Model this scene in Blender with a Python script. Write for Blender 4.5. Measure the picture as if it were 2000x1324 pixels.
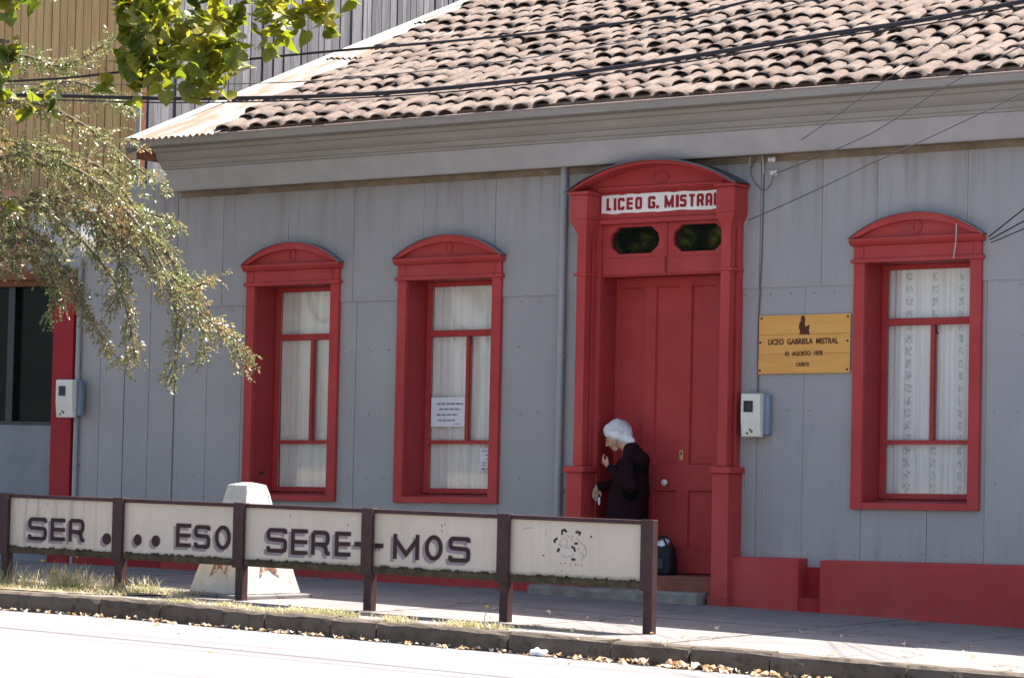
import bpy, bmesh, math, random
from mathutils import Vector, Matrix, Euler
random.seed(7)
R = math.radians
scene = bpy.context.scene
for o in list(bpy.data.objects): bpy.data.objects.remove(o)

# ------------------------------------------------------------------ camera
F, CX, CY = 5300.0, 1000.0, 662.0            # focal length and centre in photo pixels (2000 wide)
YAW, ROLL, PITCH = math.atan(F/8300.0), 0.022, math.atan((881.0-662.0)/F)
_fw0 = Vector((-math.sin(YAW), math.cos(YAW), 0)); _r0 = Vector((math.cos(YAW), math.sin(YAW), 0)); _U = Vector((0, 0, 1))
FW = math.cos(PITCH)*_fw0 + math.sin(PITCH)*_U
_u0 = math.cos(PITCH)*_U - math.sin(PITCH)*_fw0
RT = math.cos(ROLL)*_r0 + math.sin(ROLL)*_u0
UP = math.cos(ROLL)*_u0 - math.sin(ROLL)*_r0
CAM = Vector((11.834, -20.886, 1.252))
cd = bpy.data.cameras.new('camera'); cam = bpy.data.objects.new('camera', cd)
scene.collection.objects.link(cam); scene.camera = cam
cd.sensor_fit = 'HORIZONTAL'; cd.sensor_width = 36; cd.lens = 36*F/2000.0
cd.clip_start = 0.5; cd.clip_end = 600
cam.matrix_world = Matrix(((RT.x, UP.x, -FW.x, CAM.x), (RT.y, UP.y, -FW.y, CAM.y), (RT.z, UP.z, -FW.z, CAM.z), (0, 0, 0, 1)))

# ------------------------------------------------------------------ light
SUN = Vector((0.22, 0.455, 0.87)).normalized()          # direction towards the sun: behind the house, high
w = bpy.data.worlds.new('World'); scene.world = w; w.use_nodes = True
nt = w.node_tree; bg = nt.nodes['Background']
sky = nt.nodes.new('ShaderNodeTexSky'); sky.sky_type = 'NISHITA'; sky.sun_disc = False
sky.sun_elevation = math.asin(SUN.z); sky.sun_rotation = math.atan2(SUN.x, SUN.y) % (2*math.pi)
sky.dust_density = 3.0; sky.ozone_density = 1.0; sky.air_density = 1.0
nt.links.new(sky.outputs[0], bg.inputs[0]); bg.inputs[1].default_value = 0.090
sl = bpy.data.lights.new('sun', 'SUN'); so = bpy.data.objects.new('sun', sl); scene.collection.objects.link(so)
sl.energy = 5.0; sl.angle = R(0.55); sl.color = (1.0, 0.95, 0.87)
so.rotation_euler = SUN.to_track_quat('Z', 'Y').to_euler(); so.location = (0, 10, 30)
vs = scene.view_settings; vs.view_transform = 'Standard'; vs.look = 'None'; vs.gamma = 1; vs.use_curve_mapping = False
vs.exposure = 2.02

# ------------------------------------------------------------------ helpers
C = scene.collection
def at(px, py, Y):                         # photo pixel -> point on the vertical plane y = Y
    d = FW + RT*((px-CX)/F) + UP*((CY-py)/F)
    return CAM + d*((Y-CAM.y)/d.y)
def to_px(P):
    v = Vector(P)-CAM; d = v.dot(FW)
    return CX+F*v.dot(RT)/d, CY-F*v.dot(UP)/d
K = 0.0165                                 # the old house is slightly out of level
def sh(x): return K*x
def gz(x): return -0.02-0.016*max(-2.5, min(9, x))     # the pavement falls a little to the right
def wpos(o):
    v = Vector((0, 0, 0))
    while o is not None: v += o.location; o = o.parent
    return v
def empty(name, loc, label=None, cat=None, group=None, parent=None):
    o = bpy.data.objects.new(name, None); C.objects.link(o); o.empty_display_size = .2
    o.location = Vector(loc) - (wpos(parent) if parent else Vector((0, 0, 0)))
    if parent: o.parent = parent
    return tag(o, label, cat, group)
def tag(o, label=None, cat=None, group=None, kind=None):
    if label: o['label'] = label
    if cat: o['category'] = cat
    if group: o['group'] = group
    if kind: o['kind'] = kind
    return o
class MB:
    def __init__(s, shear=False): s.v = []; s.f = []; s.sm = []; s.shear = shear
    def add(s, vs, fs, smooth=False):
        n = len(s.v); s.v += [tuple(p) for p in vs]
        for f in fs: s.f.append([i+n for i in f]); s.sm.append(smooth)
        return s
    def box(s, x0, x1, y0, y1, z0, z1):
        vs = [(x0, y0, z0), (x1, y0, z0), (x1, y1, z0), (x0, y1, z0), (x0, y0, z1), (x1, y0, z1), (x1, y1, z1), (x0, y1, z1)]
        return s.add(vs, [(0, 3, 2, 1), (4, 5, 6, 7), (0, 1, 5, 4), (1, 2, 6, 5), (2, 3, 7, 6), (3, 0, 4, 7)])
    def prism(s, pts, axis, a, b, smooth=False):       # 2-D outline pushed from a to b along an axis
        def m(p, t): return {'x': (t, p[0], p[1]), 'y': (p[0], t, p[1]), 'z': (p[0], p[1], t)}[axis]
        n = len(pts); vs = [m(p, a) for p in pts]+[m(p, b) for p in pts]
        fs = [tuple(range(n)), tuple(range(2*n-1, n-1, -1))]
        s.add(vs, fs); base = len(s.v)-2*n
        for i in range(n):
            j = (i+1) % n; s.f.append([base+i, base+j, base+n+j, base+n+i]); s.sm.append(smooth)
        return s
    def tube(s, pts, r, seg=8, r2=None, cap=True):
        pts = [Vector(p) for p in pts]; n = len(pts); vs = []
        for i, p in enumerate(pts):
            d = (pts[min(i+1, n-1)]-pts[max(i-1, 0)]).normalized()
            a = d.cross(Vector((0, 0, 1)) if abs(d.z) < .95 else Vector((1, 0, 0))).normalized(); b = a.cross(d)
            rr = r if r2 is None else r+(r2-r)*i/(n-1)
            if isinstance(r, (list, tuple)): rr = r[i]
            for k in range(seg):
                t = 2*math.pi*k/seg; vs.append(p+a*math.cos(t)*rr+b*math.sin(t)*rr)
        fs = [(i*seg+k, i*seg+(k+1) % seg, (i+1)*seg+(k+1) % seg, (i+1)*seg+k) for i in range(n-1) for k in range(seg)]
        s.add(vs, fs, True)
        if cap: s.add(vs[:seg], [tuple(range(seg))]); s.add(vs[-seg:], [tuple(range(seg-1, -1, -1))])
        return s
    def lathe(s, c, prof, seg=16, axis='z', sx=1, sy=1):
        vs = []
        for r, h in prof:
            for k in range(seg):
                t = 2*math.pi*k/seg; u, v = r*math.cos(t)*sx, r*math.sin(t)*sy
                q = {'z': (u, v, h), 'y': (u, h, v), 'x': (h, u, v)}[axis]
                vs.append((c[0]+q[0], c[1]+q[1], c[2]+q[2]))
        n = len(prof)
        fs = [(i*seg+k, i*seg+(k+1) % seg, (i+1)*seg+(k+1) % seg, (i+1)*seg+k) for i in range(n-1) for k in range(seg)]
        fs += [tuple(range(seg)), tuple(range((n-1)*seg, n*seg))]
        return s.add(vs, fs, True)
    def build(s, name, mat, parent=None, bevel=0, label=None, cat=None, group=None, kind=None, origin=None):
        me = bpy.data.meshes.new(name)
        off = wpos(parent) if parent else Vector((0, 0, 0))
        loc = Vector(origin) if origin is not None else off
        me.from_pydata([(p[0]-loc.x, p[1]-loc.y, p[2]+(sh(p[0]) if s.shear else 0)-loc.z) for p in s.v], [], s.f)
        me.polygons.foreach_set('use_smooth', s.sm)
        bm = bmesh.new(); bm.from_mesh(me)
        bmesh.ops.recalc_face_normals(bm, faces=bm.faces)
        if bevel:
            es = [e for e in bm.edges if len(e.link_faces) == 2 and e.calc_face_angle(0) > .6]
            bmesh.ops.bevel(bm, geom=es, offset=bevel, segments=2, affect='EDGES', profile=.5, clamp_overlap=True)
        bm.to_mesh(me); bm.free()
        me.materials.append(mat)
        o = bpy.data.objects.new(name, me); C.objects.link(o); o.parent = parent
        if origin is not None: o.location = loc-off
        return tag(o, label, cat, group, kind)

# ------------------------------------------------------------------ materials
class NB:
    def __init__(s, name):
        s.m = bpy.data.materials.new(name); s.m.use_nodes = True; s.t = s.m.node_tree; s.n = s.t.nodes
        s.b = s.n['Principled BSDF']; s.pos = s.n.new('ShaderNodeNewGeometry').outputs['Position']
    def L(s, a, b): s.t.links.new(a, b)
    def map(s, scale=(1, 1, 1), src=None):
        q = s.n.new('ShaderNodeMapping'); q.inputs['Scale'].default_value = scale; s.L(src or s.pos, q.inputs[0]); return q.outputs[0]
    def noise(s, scale, detail=4, src=None, rough=.55, dist=0):
        q = s.n.new('ShaderNodeTexNoise'); q.inputs['Scale'].default_value = scale; q.inputs['Detail'].default_value = detail
        q.inputs['Roughness'].default_value = rough; q.inputs['Distortion'].default_value = dist
        s.L(src or s.pos, q.inputs['Vector']); return q.outputs['Fac']
    def ramp(s, src, stops):
        q = s.n.new('ShaderNodeValToRGB'); e = q.color_ramp.elements
        while len(e) < len(stops): e.new(.5)
        for i, (p, c) in enumerate(stops): e[i].position = p; e[i].color = (c[0], c[1], c[2], 1) if isinstance(c, (tuple, list)) else (c, c, c, 1)
        s.L(src, q.inputs[0]); return q.outputs[0]
    def mix(s, fac, a, b, mode='MIX'):
        q = s.n.new('ShaderNodeMix'); q.data_type = 'RGBA'; q.blend_type = mode
        for v, i in ((fac, 0), (a, 6), (b, 7)):
            if hasattr(v, 'default_value') or hasattr(v, 'is_output'): s.L(v, q.inputs[i])
            elif i == 0: q.inputs[0].default_value = v
            else: q.inputs[i].default_value = (v[0], v[1], v[2], 1)
        return q.outputs[2]
    def math(s, op, a, b=0):
        q = s.n.new('ShaderNodeMath'); q.operation = op
        for i, v in enumerate((a, b)):
            if hasattr(v, 'is_output'): s.L(v, q.inputs[i])
            else: q.inputs[i].default_value = v
        return q.outputs[0]
    def xyz(s):
        q = s.n.new('ShaderNodeSeparateXYZ'); s.L(s.pos, q.inputs[0]); return q.outputs
    def bump(s, h, strength=.3, dist=.01):
        q = s.n.new('ShaderNodeBump'); q.inputs['Strength'].default_value = strength; q.inputs['Distance'].default_value = dist
        s.L(h, q.inputs['Height']); s.L(q.outputs[0], s.b.inputs['Normal']); return q
    def done(s, col=None, rough=.6, spec=.4, metal=0):
        if col is not None:
            if hasattr(col, 'is_output'): s.L(col, s.b.inputs['Base Color'])
            else: s.b.inputs['Base Color'].default_value = (*col, 1)
        if hasattr(rough, 'is_output'): s.L(rough, s.b.inputs['Roughness'])
        else: s.b.inputs['Roughness'].default_value = rough
        s.b.inputs['Specular IOR Level'].default_value = spec; s.b.inputs['Metallic'].default_value = metal
        return s.m
def plain(name, col, rough=.6, spec=.4, var=.18, scale=6, metal=0, bump=0):
    b = NB(name); n = b.noise(scale, 5)
    lo = tuple(c*(1-var) for c in col); hi = tuple(min(1, c*(1+var)) for c in col)
    c = b.ramp(n, [(.3, lo), (.7, hi)])
    if bump: b.bump(b.noise(scale*12, 3), bump, .004)
    return b.done(c, rough, spec, metal)
M = {}
def red_paint(name, base):
    b = NB(name)
    n = b.noise(2.2, 5); c = b.ramp(n, [(.25, tuple(v*.84 for v in base)), (.75, tuple(min(1, v*1.12) for v in base))])
    st = b.noise(5, 6, b.map((3, 3, .5))); f = b.ramp(st, [(.56, 0), (.74, .5)])
    c = b.mix(f, c, (base[0]*.72, base[1]*.9+.01, base[2]*.9+.01))
    fd = b.ramp(b.noise(1.4, 6, b.map((1, 1, .6))), [(.50, 0), (.72, .30)]); c = b.mix(fd, c, (base[0]*1.05+.03, base[1]*2.2, base[2]*2.2))
    X, Y, Z = b.xyz(); dz = b.n.new('ShaderNodeMapRange'); b.L(Z, dz.inputs[0]); dz.inputs[1].default_value = .16; dz.inputs[2].default_value = -.05
    dm = b.math('MULTIPLY', dz.outputs[0], b.ramp(b.noise(12, 6), [(.45, 0), (.8, .4)])); c = b.mix(dm, c, (.20, .13, .115))
    fine = b.noise(60, 3, b.map((1, 1, .12))); b.bump(fine, .12, .003)
    return b.done(c, .55, .2)
M['red'] = red_paint('red paint', (.385, .046, .041))
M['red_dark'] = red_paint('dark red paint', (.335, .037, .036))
M['red_old'] = red_paint('old red paint', (.29, .014, .018))
b = NB('grey painted corrugated sheet'); X, Y, Z = b.xyz()
n = b.noise(1.1, 5); c = b.ramp(n, [(.3, (.288, .280, .280)), (.7, (.335, .324, .320))])
st = b.noise(4, 5, b.map((2.6, 2.6, .16))); f = b.ramp(st, [(.48, 0), (.72, 1)])
top = b.n.new('ShaderNodeMapRange'); b.L(Z, top.inputs[0]); top.inputs[1].default_value = 2.9; top.inputs[2].default_value = 3.85
f2 = b.math('MULTIPLY', f, b.math('MULTIPLY', top.outputs[0], .75)); c = b.mix(f2, c, (.185, .150, .115))
low = b.n.new('ShaderNodeMapRange'); b.L(Z, low.inputs[0]); low.inputs[1].default_value = .95; low.inputs[2].default_value = .30
f3 = b.math('MULTIPLY', f, b.math('MULTIPLY', low.outputs[0], .5)); c = b.mix(f3, c, (.19, .185, .175))
oi = b.n.new('ShaderNodeObjectInfo'); c = b.mix(b.math('MULTIPLY', oi.outputs['Random'], .20), c, (.20, .20, .212)); c = b.mix(b.ramp(b.noise(2.4, 7, b.map((1, 1, .5))), [(.56, 0), (.74, .35)]), c, (.36, .352, .35)); c = b.mix(b.ramp(b.noise(38, 3), [(.70, 0), (.76, .5)]), c, (.17, .135, .11))
wv = b.math('SINE', b.math('MULTIPLY', X, 2*math.pi/.034))
msk = b.ramp(b.noise(.9, 2, b.map((1, 1, .35))), [(.46, .10), (.60, .8)])
b.bump(b.math('MULTIPLY', wv, msk), .17, .006)
M['wall'] = b.done(c, .55, .3)
M['wall_trim'] = plain('grey trim paint', (.325, .316, .314), .5, .35, .10, 3)
b = NB('grey brown cornice paint'); n = b.noise(2.5, 5, b.map((.5, 2, 4)))
M['cornice'] = b.done(b.ramp(n, [(.3, (.235, .222, .200)), (.7, (.285, .272, .250))]), .55, .3)
M['soffit'] = plain('stained soffit boards', (.20, .160, .115), .75, .2, .3, 5)
M['gutter'] = plain('gutter lip with painted sunlight', (.30, .225, .20), .5, .4, .12, 4)  # pink paints in the sunlight along the gutter's top edge
M['dark'] = plain('dark interior', (.012, .011, .012), .9, .1, .2, 2)
b = NB('clay roof tile'); vor = b.n.new('ShaderNodeTexVoronoi'); vor.inputs['Scale'].default_value = 3.6; b.L(b.pos, vor.inputs['Vector'])
c = b.ramp(b.n.new('ShaderNodeSeparateColor').outputs[0] if False else vor.outputs['Color'], [(.0, (.120, .084, .069)), (.35, (.148, .110, .092)), (.7, (.170, .131, .111)), (1, (.152, .122, .106))])
c = b.mix(b.ramp(b.noise(9, 6), [(.5, 0), (.68, .7)]), c, (.10, .08, .07))
c = b.mix(b.ramp(b.noise(28, 4), [(.57, 0), (.67, .7)]), c, (.06, .052, .048))
c = b.mix(b.ramp(b.noise(1.3, 3), [(.45, 0), (.75, .35)]), c, (.21, .170, .140))
c = b.mix(b.ramp(b.noise(1.6, 5, b.map((2.2, .45, .45))), [(.52, 0), (.70, .5)]), c, (.09, .075, .066))
b.bump(b.noise(45, 5), .4, .006); M['tile'] = b.done(c, .95, .06)
b = NB('rusty zinc sheet'); c = b.ramp(b.noise(2.0, 5), [(.3, (.20, .195, .187)), (.7, (.27, .262, .25))])
c = b.mix(b.ramp(b.noise(2.6, 6, b.map((2.4, .5, 1))), [(.44, 0), (.62, .8)]), c, (.185, .108, .068))
M['zinc'] = b.done(c, .9, .08)
M['flash'] = plain('pale flashing', (.30, .315, .28), .85, .1, .1, 4)
def boards(name, lo, hi, dk, streak):
    b = NB(name); vec = b.n.new('ShaderNodeObjectInfo'); c = b.ramp(vec.outputs['Random'], [(0, lo), (1, hi)])
    g = b.noise(6, 6, b.map(streak)); c = b.mix(b.ramp(g, [(.42, 0), (.70, .7)]), c, dk)
    b.bump(g, .3, .004); return b.done(c, .8, .2)
M['ywood'] = boards('honey coloured boards', (.46, .29, .13), (.56, .37, .18), (.36, .21, .09), (9, 9, .5))
M['gwood'] = boards('weathered grey boards', (.125, .118, .125), (.24, .23, .24), (.07, .065, .07), (9, 9, .45))
M['brown'] = plain('dark red brown wood', (.16, .055, .022), .7, .3, .25, 6)
M['salmon'] = plain('salmon plaster', (.40, .20, .14), .8, .2, .15, 3)
M['nwhite'] = plain('pale grey plaster', (.36, .36, .38), .8, .2, .12, 3)
M['ngrey'] = plain('bluish grey plaster', (.20, .21, .225), .75, .2, .12, 3)
M['gwin'] = plain('dark window glass', (.006, .008, .007), .03, 1.0, .3, 2)
b = NB('pavement concrete'); n = b.noise(1.3, 6); c = b.ramp(n, [(.3, (.150, .134, .134)), (.7, (.195, .176, .172))])
c = b.mix(b.ramp(b.noise(7, 6), [(.55, 0), (.75, .45)]), c, (.105, .09, .094)); c = b.mix(b.ramp(b.noise(70, 3), [(.6, 0), (.75, .3)]), c, (.09, .08, .08))
vo = b.n.new('ShaderNodeTexVoronoi'); vo.feature = 'DISTANCE_TO_EDGE'; vo.inputs['Scale'].default_value = .55; wp = b.n.new('ShaderNodeVectorMath'); wp.operation = 'ADD'
nn_ = b.n.new('ShaderNodeTexNoise'); nn_.inputs['Scale'].default_value = 3; b.L(b.pos, nn_.inputs['Vector']); sc_ = b.n.new('ShaderNodeVectorMath'); sc_.operation = 'SCALE'; sc_.inputs['Scale'].default_value = .5; b.L(nn_.outputs['Color'], sc_.inputs[0])
b.L(b.pos, wp.inputs[0]); b.L(sc_.outputs[0], wp.inputs[1]); b.L(wp.outputs[0], vo.inputs['Vector'])
c = b.mix(b.ramp(vo.outputs['Distance'], [(.0, .75), (.012, 0)]), c, (.06, .05, .05))
b.bump(b.noise(40, 5), .35, .006); M['pave'] = b.done(c, .92, .1)
b = NB('pale concrete road'); c = b.ramp(b.noise(.8, 5, b.map((.4, 1.6, 1))), [(.3, (.150, .141, .145)), (.7, (.182, .172, .174))])
c = b.mix(b.ramp(b.noise(5, 6, b.map((.5, 1.5, 1))), [(.6, 0), (.78, .4)]), c, (.11, .10, .104)); c = b.mix(b.ramp(b.noise(2.2, 7, b.map((.15, 2.4, 1))), [(.55, 0), (.70, .55)]), c, (.105, .096, .10)); b.bump(b.noise(30, 5), .3, .006); M['road'] = b.done(c, .95, .06)
b = NB('mossy kerb stone'); c = b.ramp(b.noise(3, 5), [(.3, (.074, .057, .045)), (.7, (.118, .094, .074))])
c = b.mix(b.ramp(b.noise(11, 6), [(.5, 0), (.7, .7)]), c, (.032, .027, .018))
nz = b.n.new('ShaderNodeNewGeometry'); sx = b.n.new('ShaderNodeSeparateXYZ'); b.L(nz.outputs['Normal'], sx.inputs[0])
b.bump(b.noise(26, 6), .6, .012); M['kerb'] = b.done(c, .9, .15)
b = NB('maroon fence paint'); c = b.ramp(b.noise(3, 5), [(.3, (.036, .014, .015)), (.7, (.052, .022, .022))])
c = b.mix(b.ramp(b.noise(14, 6, b.map((1, 1, .5))), [(.58, 0), (.72, .6)]), c, (.08, .05, .042)); M['maroon'] = b.done(c, .5, .3)
M['moss'] = plain('mossy lower rail', (.070, .053, .032), .9, .15, .4, 14, bump=.5)
b = NB('cream sign panel'); X, Y, Z = b.xyz()
c = b.ramp(b.noise(1.6, 5), [(.3, (.49, .415, .335)), (.7, (.55, .475, .39))])
st = b.ramp(b.noise(6, 6, b.map((3.5, 1, .30))), [(.48, 0), (.66, .9)])
lf = b.n.new('ShaderNodeMapRange'); b.L(X, lf.inputs[0]); lf.inputs[1].default_value = -2.9; lf.inputs[2].default_value = -4.3; lf.inputs[3].default_value = .12
c = b.mix(b.math('MULTIPLY', st, lf.outputs[0]), c, (.24, .21, .15))
lo2 = b.n.new('ShaderNodeMapRange'); b.L(b.math('ADD', Z, b.math('MULTIPLY', b.noise(16, 4), .05)), lo2.inputs[0]); lo2.inputs[1].default_value = .385; lo2.inputs[2].default_value = .355
c = b.mix(b.math('MULTIPLY', lo2.outputs[0], .7), c, (.22, .19, .10)); M['cream'] = b.done(c, .5, .35)
M['letter'] = plain('maroon lettering', (.034, .012, .013), .55, .25, .1, 8)
M['lilac'] = plain('lilac drop shadow lettering', (.235, .20, .215), .6, .3, .08, 8)
M['ink'] = plain('black ink', (.03, .025, .025), .7, .3, .2, 20)
M['faint'] = plain('faded ink', (.33, .29, .26), .7, .3, .1, 20)
b = NB('whitewashed concrete'); c = b.ramp(b.noise(4, 6), [(.3, (.34, .33, .305)), (.7, (.47, .455, .435))])
c = b.mix(b.ramp(b.noise(9, 6, b.map((1, 1, .4)), dist=.6), [(.52, 0), (.66, .55)]), c, (.36, .34, .29))
c = b.mix(b.ramp(b.noise(24, 5), [(.60, 0), (.72, .5)]), c, (.30, .28, .24)); b.bump(b.noise(18, 6), .5, .012); M['mon'] = b.done(c, .85, .2)
b = NB('worn red star'); c = b.ramp(b.noise(16, 6), [(.40, (.16, .075, .05)), (.52, (.22, .12, .085)), (.60, (.42, .37, .32))]); M['star'] = b.done(c, .85, .2)
M['white'] = plain('white sign board', (.74, .72, .69), .5, .35, .05, 5)
M['paper'] = plain('white paper', (.72, .72, .75), .8, .2, .03, 4)
M['print'] = plain('grey print', (.16, .16, .22), .8, .2, .2, 30)
b = NB('varnished yellow wood'); g = b.noise(3, 5, b.map((.6, 1, 5))); M['plaque'] = b.done(b.ramp(g, [(.3, (.56, .265, .048)), (.7, (.66, .345, .075))]), .35, .5)
M['burn'] = plain('burnt brown lettering', (.075, .018, .010), .6, .3, .2, 12)
M['shopglass'] = plain('dark shop glass', (.006, .010, .008), .2, .10, .3, 2)
M['box'] = plain('cream meter box', (.62, .60, .53), .45, .4, .06, 7)
M['boxblue'] = plain('blue grey meter base', (.17, .22, .30), .5, .4, .1, 5)
M['rust'] = plain('rust stain', (.20, .11, .05), .9, .1, .3, 30)
M['rustnail'] = plain('dull nail heads', (.19, .175, .17), .8, .2, .3, 30)
M['black'] = plain('black plastic', (.012, .012, .014), .4, .4, .2, 8)
M['pipe'] = plain('grey painted pipe', (.28, .285, .30), .45, .4, .08, 4)
M['flashmid'] = plain('grey zinc flashing', (.15, .15, .165), .6, .2, .1, 5)
M['flashdark'] = plain('dark grey zinc flashing', (.085, .085, .095), .5, .4, .1, 5)
M['ceramic'] = plain('white porcelain', (.62, .60, .58), .25, .5, .05, 9)
M['wire'] = plain('black cable', (.018, .016, .022), .6, .3, .15, 6)
M['gwire'] = plain('grey wire', (.10, .10, .11), .6, .3, .15, 6)
M['whitewire'] = plain('pale wire', (.45, .43, .41), .6, .3, .1, 6)
M['brass'] = plain('worn brass', (.50, .33, .12), .35, .5, .2, 20, metal=.7)
M['step'] = plain('worn brown threshold', (.19, .065, .045), .75, .25, .2, 6, bump=.3)
M['stone'] = plain('grey stone step', (.20, .185, .165), .85, .2, .25, 9, bump=.5)
b = NB('white curtain cloth'); X, Y, Z = b.xyz(); c = b.ramp(b.noise(4, 4, b.map((4, 4, .4))), [(.3, (.80, .79, .77)), (.7, (.90, .89, .88))]); M['curtain'] = b.done(c, .9, .1)
b = NB('lace curtain cloth'); X, Y, Z = b.xyz()
c = b.ramp(b.noise(4, 4, b.map((4, 4, .4))), [(.3, (.80, .79, .78)), (.7, (.90, .89, .88))])
fx = b.math('ABSOLUTE', b.math('SUBTRACT', b.math('FRACT', b.math('MULTIPLY', X, 4.2)), .5))
fz = b.math('FRACT', b.math('MULTIPLY', Z, 9.5))
pat = b.math('MULTIPLY', b.math('LESS_THAN', fx, .11), b.math('MULTIPLY', b.math('GREATER_THAN', fz, .35), b.math('GREATER_THAN', b.noise(55, 2), .50)))
c = b.mix(b.math('MULTIPLY', pat, .55), c, (.27, .26, .29)); M['lace'] = b.done(c, .9, .1)
g = bpy.data.materials.new('window glass'); g.use_nodes = True; t = g.node_tree; t.nodes.remove(t.nodes['Principled BSDF'])
mx = t.nodes.new('ShaderNodeMixShader'); tr = t.nodes.new('ShaderNodeBsdfTransparent'); gl = t.nodes.new('ShaderNodeBsdfGlossy'); fr = t.nodes.new('ShaderNodeFresnel')
gl.inputs['Roughness'].default_value = .03; fr.inputs[0].default_value = 1.45; tr.inputs[0].default_value = (.98, .98, .98, 1)
t.links.new(fr.outputs[0], mx.inputs[0]); t.links.new(tr.outputs[0], mx.inputs[1]); t.links.new(gl.outputs[0], mx.inputs[2]); t.links.new(mx.outputs[0], t.nodes['Material Output'].inputs[0]); M['glass'] = g
def leafmat(name, stops, trans=.45, rnd=True, scale=3, gloss=.45):
    m = bpy.data.materials.new(name); m.use_nodes = True; t = m.node_tree; n = t.nodes; p = n['Principled BSDF']
    gm = n.new('ShaderNodeNewGeometry'); nz = n.new('ShaderNodeTexNoise'); nz.inputs['Scale'].default_value = scale; t.links.new(gm.outputs['Position'], nz.inputs['Vector'])
    src = nz.outputs['Fac']
    if rnd:
        a = n.new('ShaderNodeMath'); a.operation = 'ADD'; q = n.new('ShaderNodeMath'); q.operation = 'MULTIPLY'; q.inputs[1].default_value = .55
        s2 = n.new('ShaderNodeMath'); s2.operation = 'SUBTRACT'; s2.inputs[1].default_value = .5
        t.links.new(gm.outputs['Random Per Island'], s2.inputs[0]); t.links.new(s2.outputs[0], q.inputs[0]); t.links.new(src, a.inputs[0]); t.links.new(q.outputs[0], a.inputs[1]); src = a.outputs[0]
    r = n.new('ShaderNodeValToRGB'); e = r.color_ramp.elements
    while len(e) < len(stops): e.new(.5)
    for i, (ps, c) in enumerate(stops): e[i].position = ps; e[i].color = (*c, 1)
    t.links.new(src, r.inputs[0]); t.links.new(r.outputs[0], p.inputs['Base Color']); p.inputs['Roughness'].default_value = gloss
    tl = n.new('ShaderNodeBsdfTranslucent'); hs = n.new('ShaderNodeHueSaturation'); hs.inputs['Value'].default_value = 1.6; hs.inputs['Saturation'].default_value = 1.1
    t.links.new(r.outputs[0], hs.inputs['Color']); t.links.new(hs.outputs[0], tl.inputs[0])
    mx = n.new('ShaderNodeMixShader'); mx.inputs[0].default_value = trans
    t.links.new(p.outputs[0], mx.inputs[1]); t.links.new(tl.outputs[0], mx.inputs[2]); t.links.new(mx.outputs[0], n['Material Output'].inputs[0]); return m
M['linden'] = leafmat('broad green leaf', [(.12, (.035, .055, .010)), (.40, (.10, .13, .016)), (.65, (.185, .185, .024)), (.95, (.33, .24, .05))], .48, True, 2)
M['small'] = leafmat('small olive leaf', [(.10, (.11, .16, .055)), (.40, (.165, .185, .078)), (.64, (.235, .195, .10)), (.94, (.31, .18, .09))], .28, True, 2.2, .35)
M['grassm'] = leafmat('grass blade', [(.15, (.14, .17, .05)), (.40, (.32, .29, .14)), (.75, (.50, .41, .26))], .3, True, 3)
M['litterleaf'] = leafmat('fallen leaf', [(.1, (.40, .22, .09)), (.5, (.52, .38, .24)), (.9, (.60, .50, .42))], .2, True, 6)
M['bark'] = plain('grey brown bark', (.13, .10, .075), .9, .15, .3, 12, bump=.7)
M['yellow'] = plain('yellow petals', (.62, .48, .03), .7, .2, .1, 20)
M['stem'] = plain('green stem', (.13, .16, .06), .7, .2, .2, 10)
M['skin'] = plain('skin', (.46, .27, .19), .5, .4, .10, 14)
M['hair'] = plain('white hair', (.66, .65, .66), .6, .3, .16, 30, bump=.7)
M['coat'] = plain('dark maroon knit', (.013, .0035, .0055), .9, .15, .25, 25, bump=.4)
M['cardigan'] = plain('black cloth', (.004, .0035, .004), .9, .1, .25, 25, bump=.3)
M['bag'] = plain('black bag cloth', (.010, .010, .014), .7, .3, .3, 20)
M['pocket'] = plain('dark grey bag pocket', (.035, .038, .05), .6, .3, .2, 20)
M['plastic'] = plain('white plastic bag', (.62, .62, .66), .4, .4, .08, 12)
M['soil'] = plain('dry soil', (.22, .175, .12), .95, .1, .3, 8, bump=.6)

# ------------------------------------------------------------------ ground, road, pavement, kerb
m = MB(); m.add([(-150, -160, -.6), (150, -160, -.6), (150, 160, -.6), (-150, 160, -.6)], [(0, 1, 2, 3)])
m.build('ground', M['soil'], kind='structure')
KY0, KY1 = -4.30, -4.46
def rz(x): return gz(x)-.145
m = MB(); xs = [-80, -20, -8, -2.5, 0, 4, 9, 20, 80]
m.add([(x, y, rz(x)+dz) for x in xs for y, dz in ((KY1+.06, 0), (-6, .02), (-10, .05), (-14.2, -.01))], [(i*4+j, (i+1)*4+j, (i+1)*4+j+1, i*4+j+1) for i in range(len(xs)-1) for j in range(3)], True)
m.build('road', M['road'], kind='structure')
m = MB(); m.add([(x, y, gz(x)-.02) for x in xs for y in (-14.1, -60)], [(i*2, i*2+2, i*2+3, i*2+1) for i in range(len(xs)-1)], True)
m.add([(x, -14.1, gz(x)-.02-d) for x in xs for d in (0, .2)], [(i*2, i*2+2, i*2+3, i*2+1) for i in range(len(xs)-1)])
m.build('opposite_pavement', M['pave'], kind='structure')
m = MB(); m.add([(x, y, gz(x)-.03) for x in xs for y in (.5, KY0+.02)], [(i*2, i*2+2, i*2+3, i*2+1) for i in range(len(xs)-1)])
pav = m.build('pavement', M['soil'], kind='structure')
x = -16.0; i = 0
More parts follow.
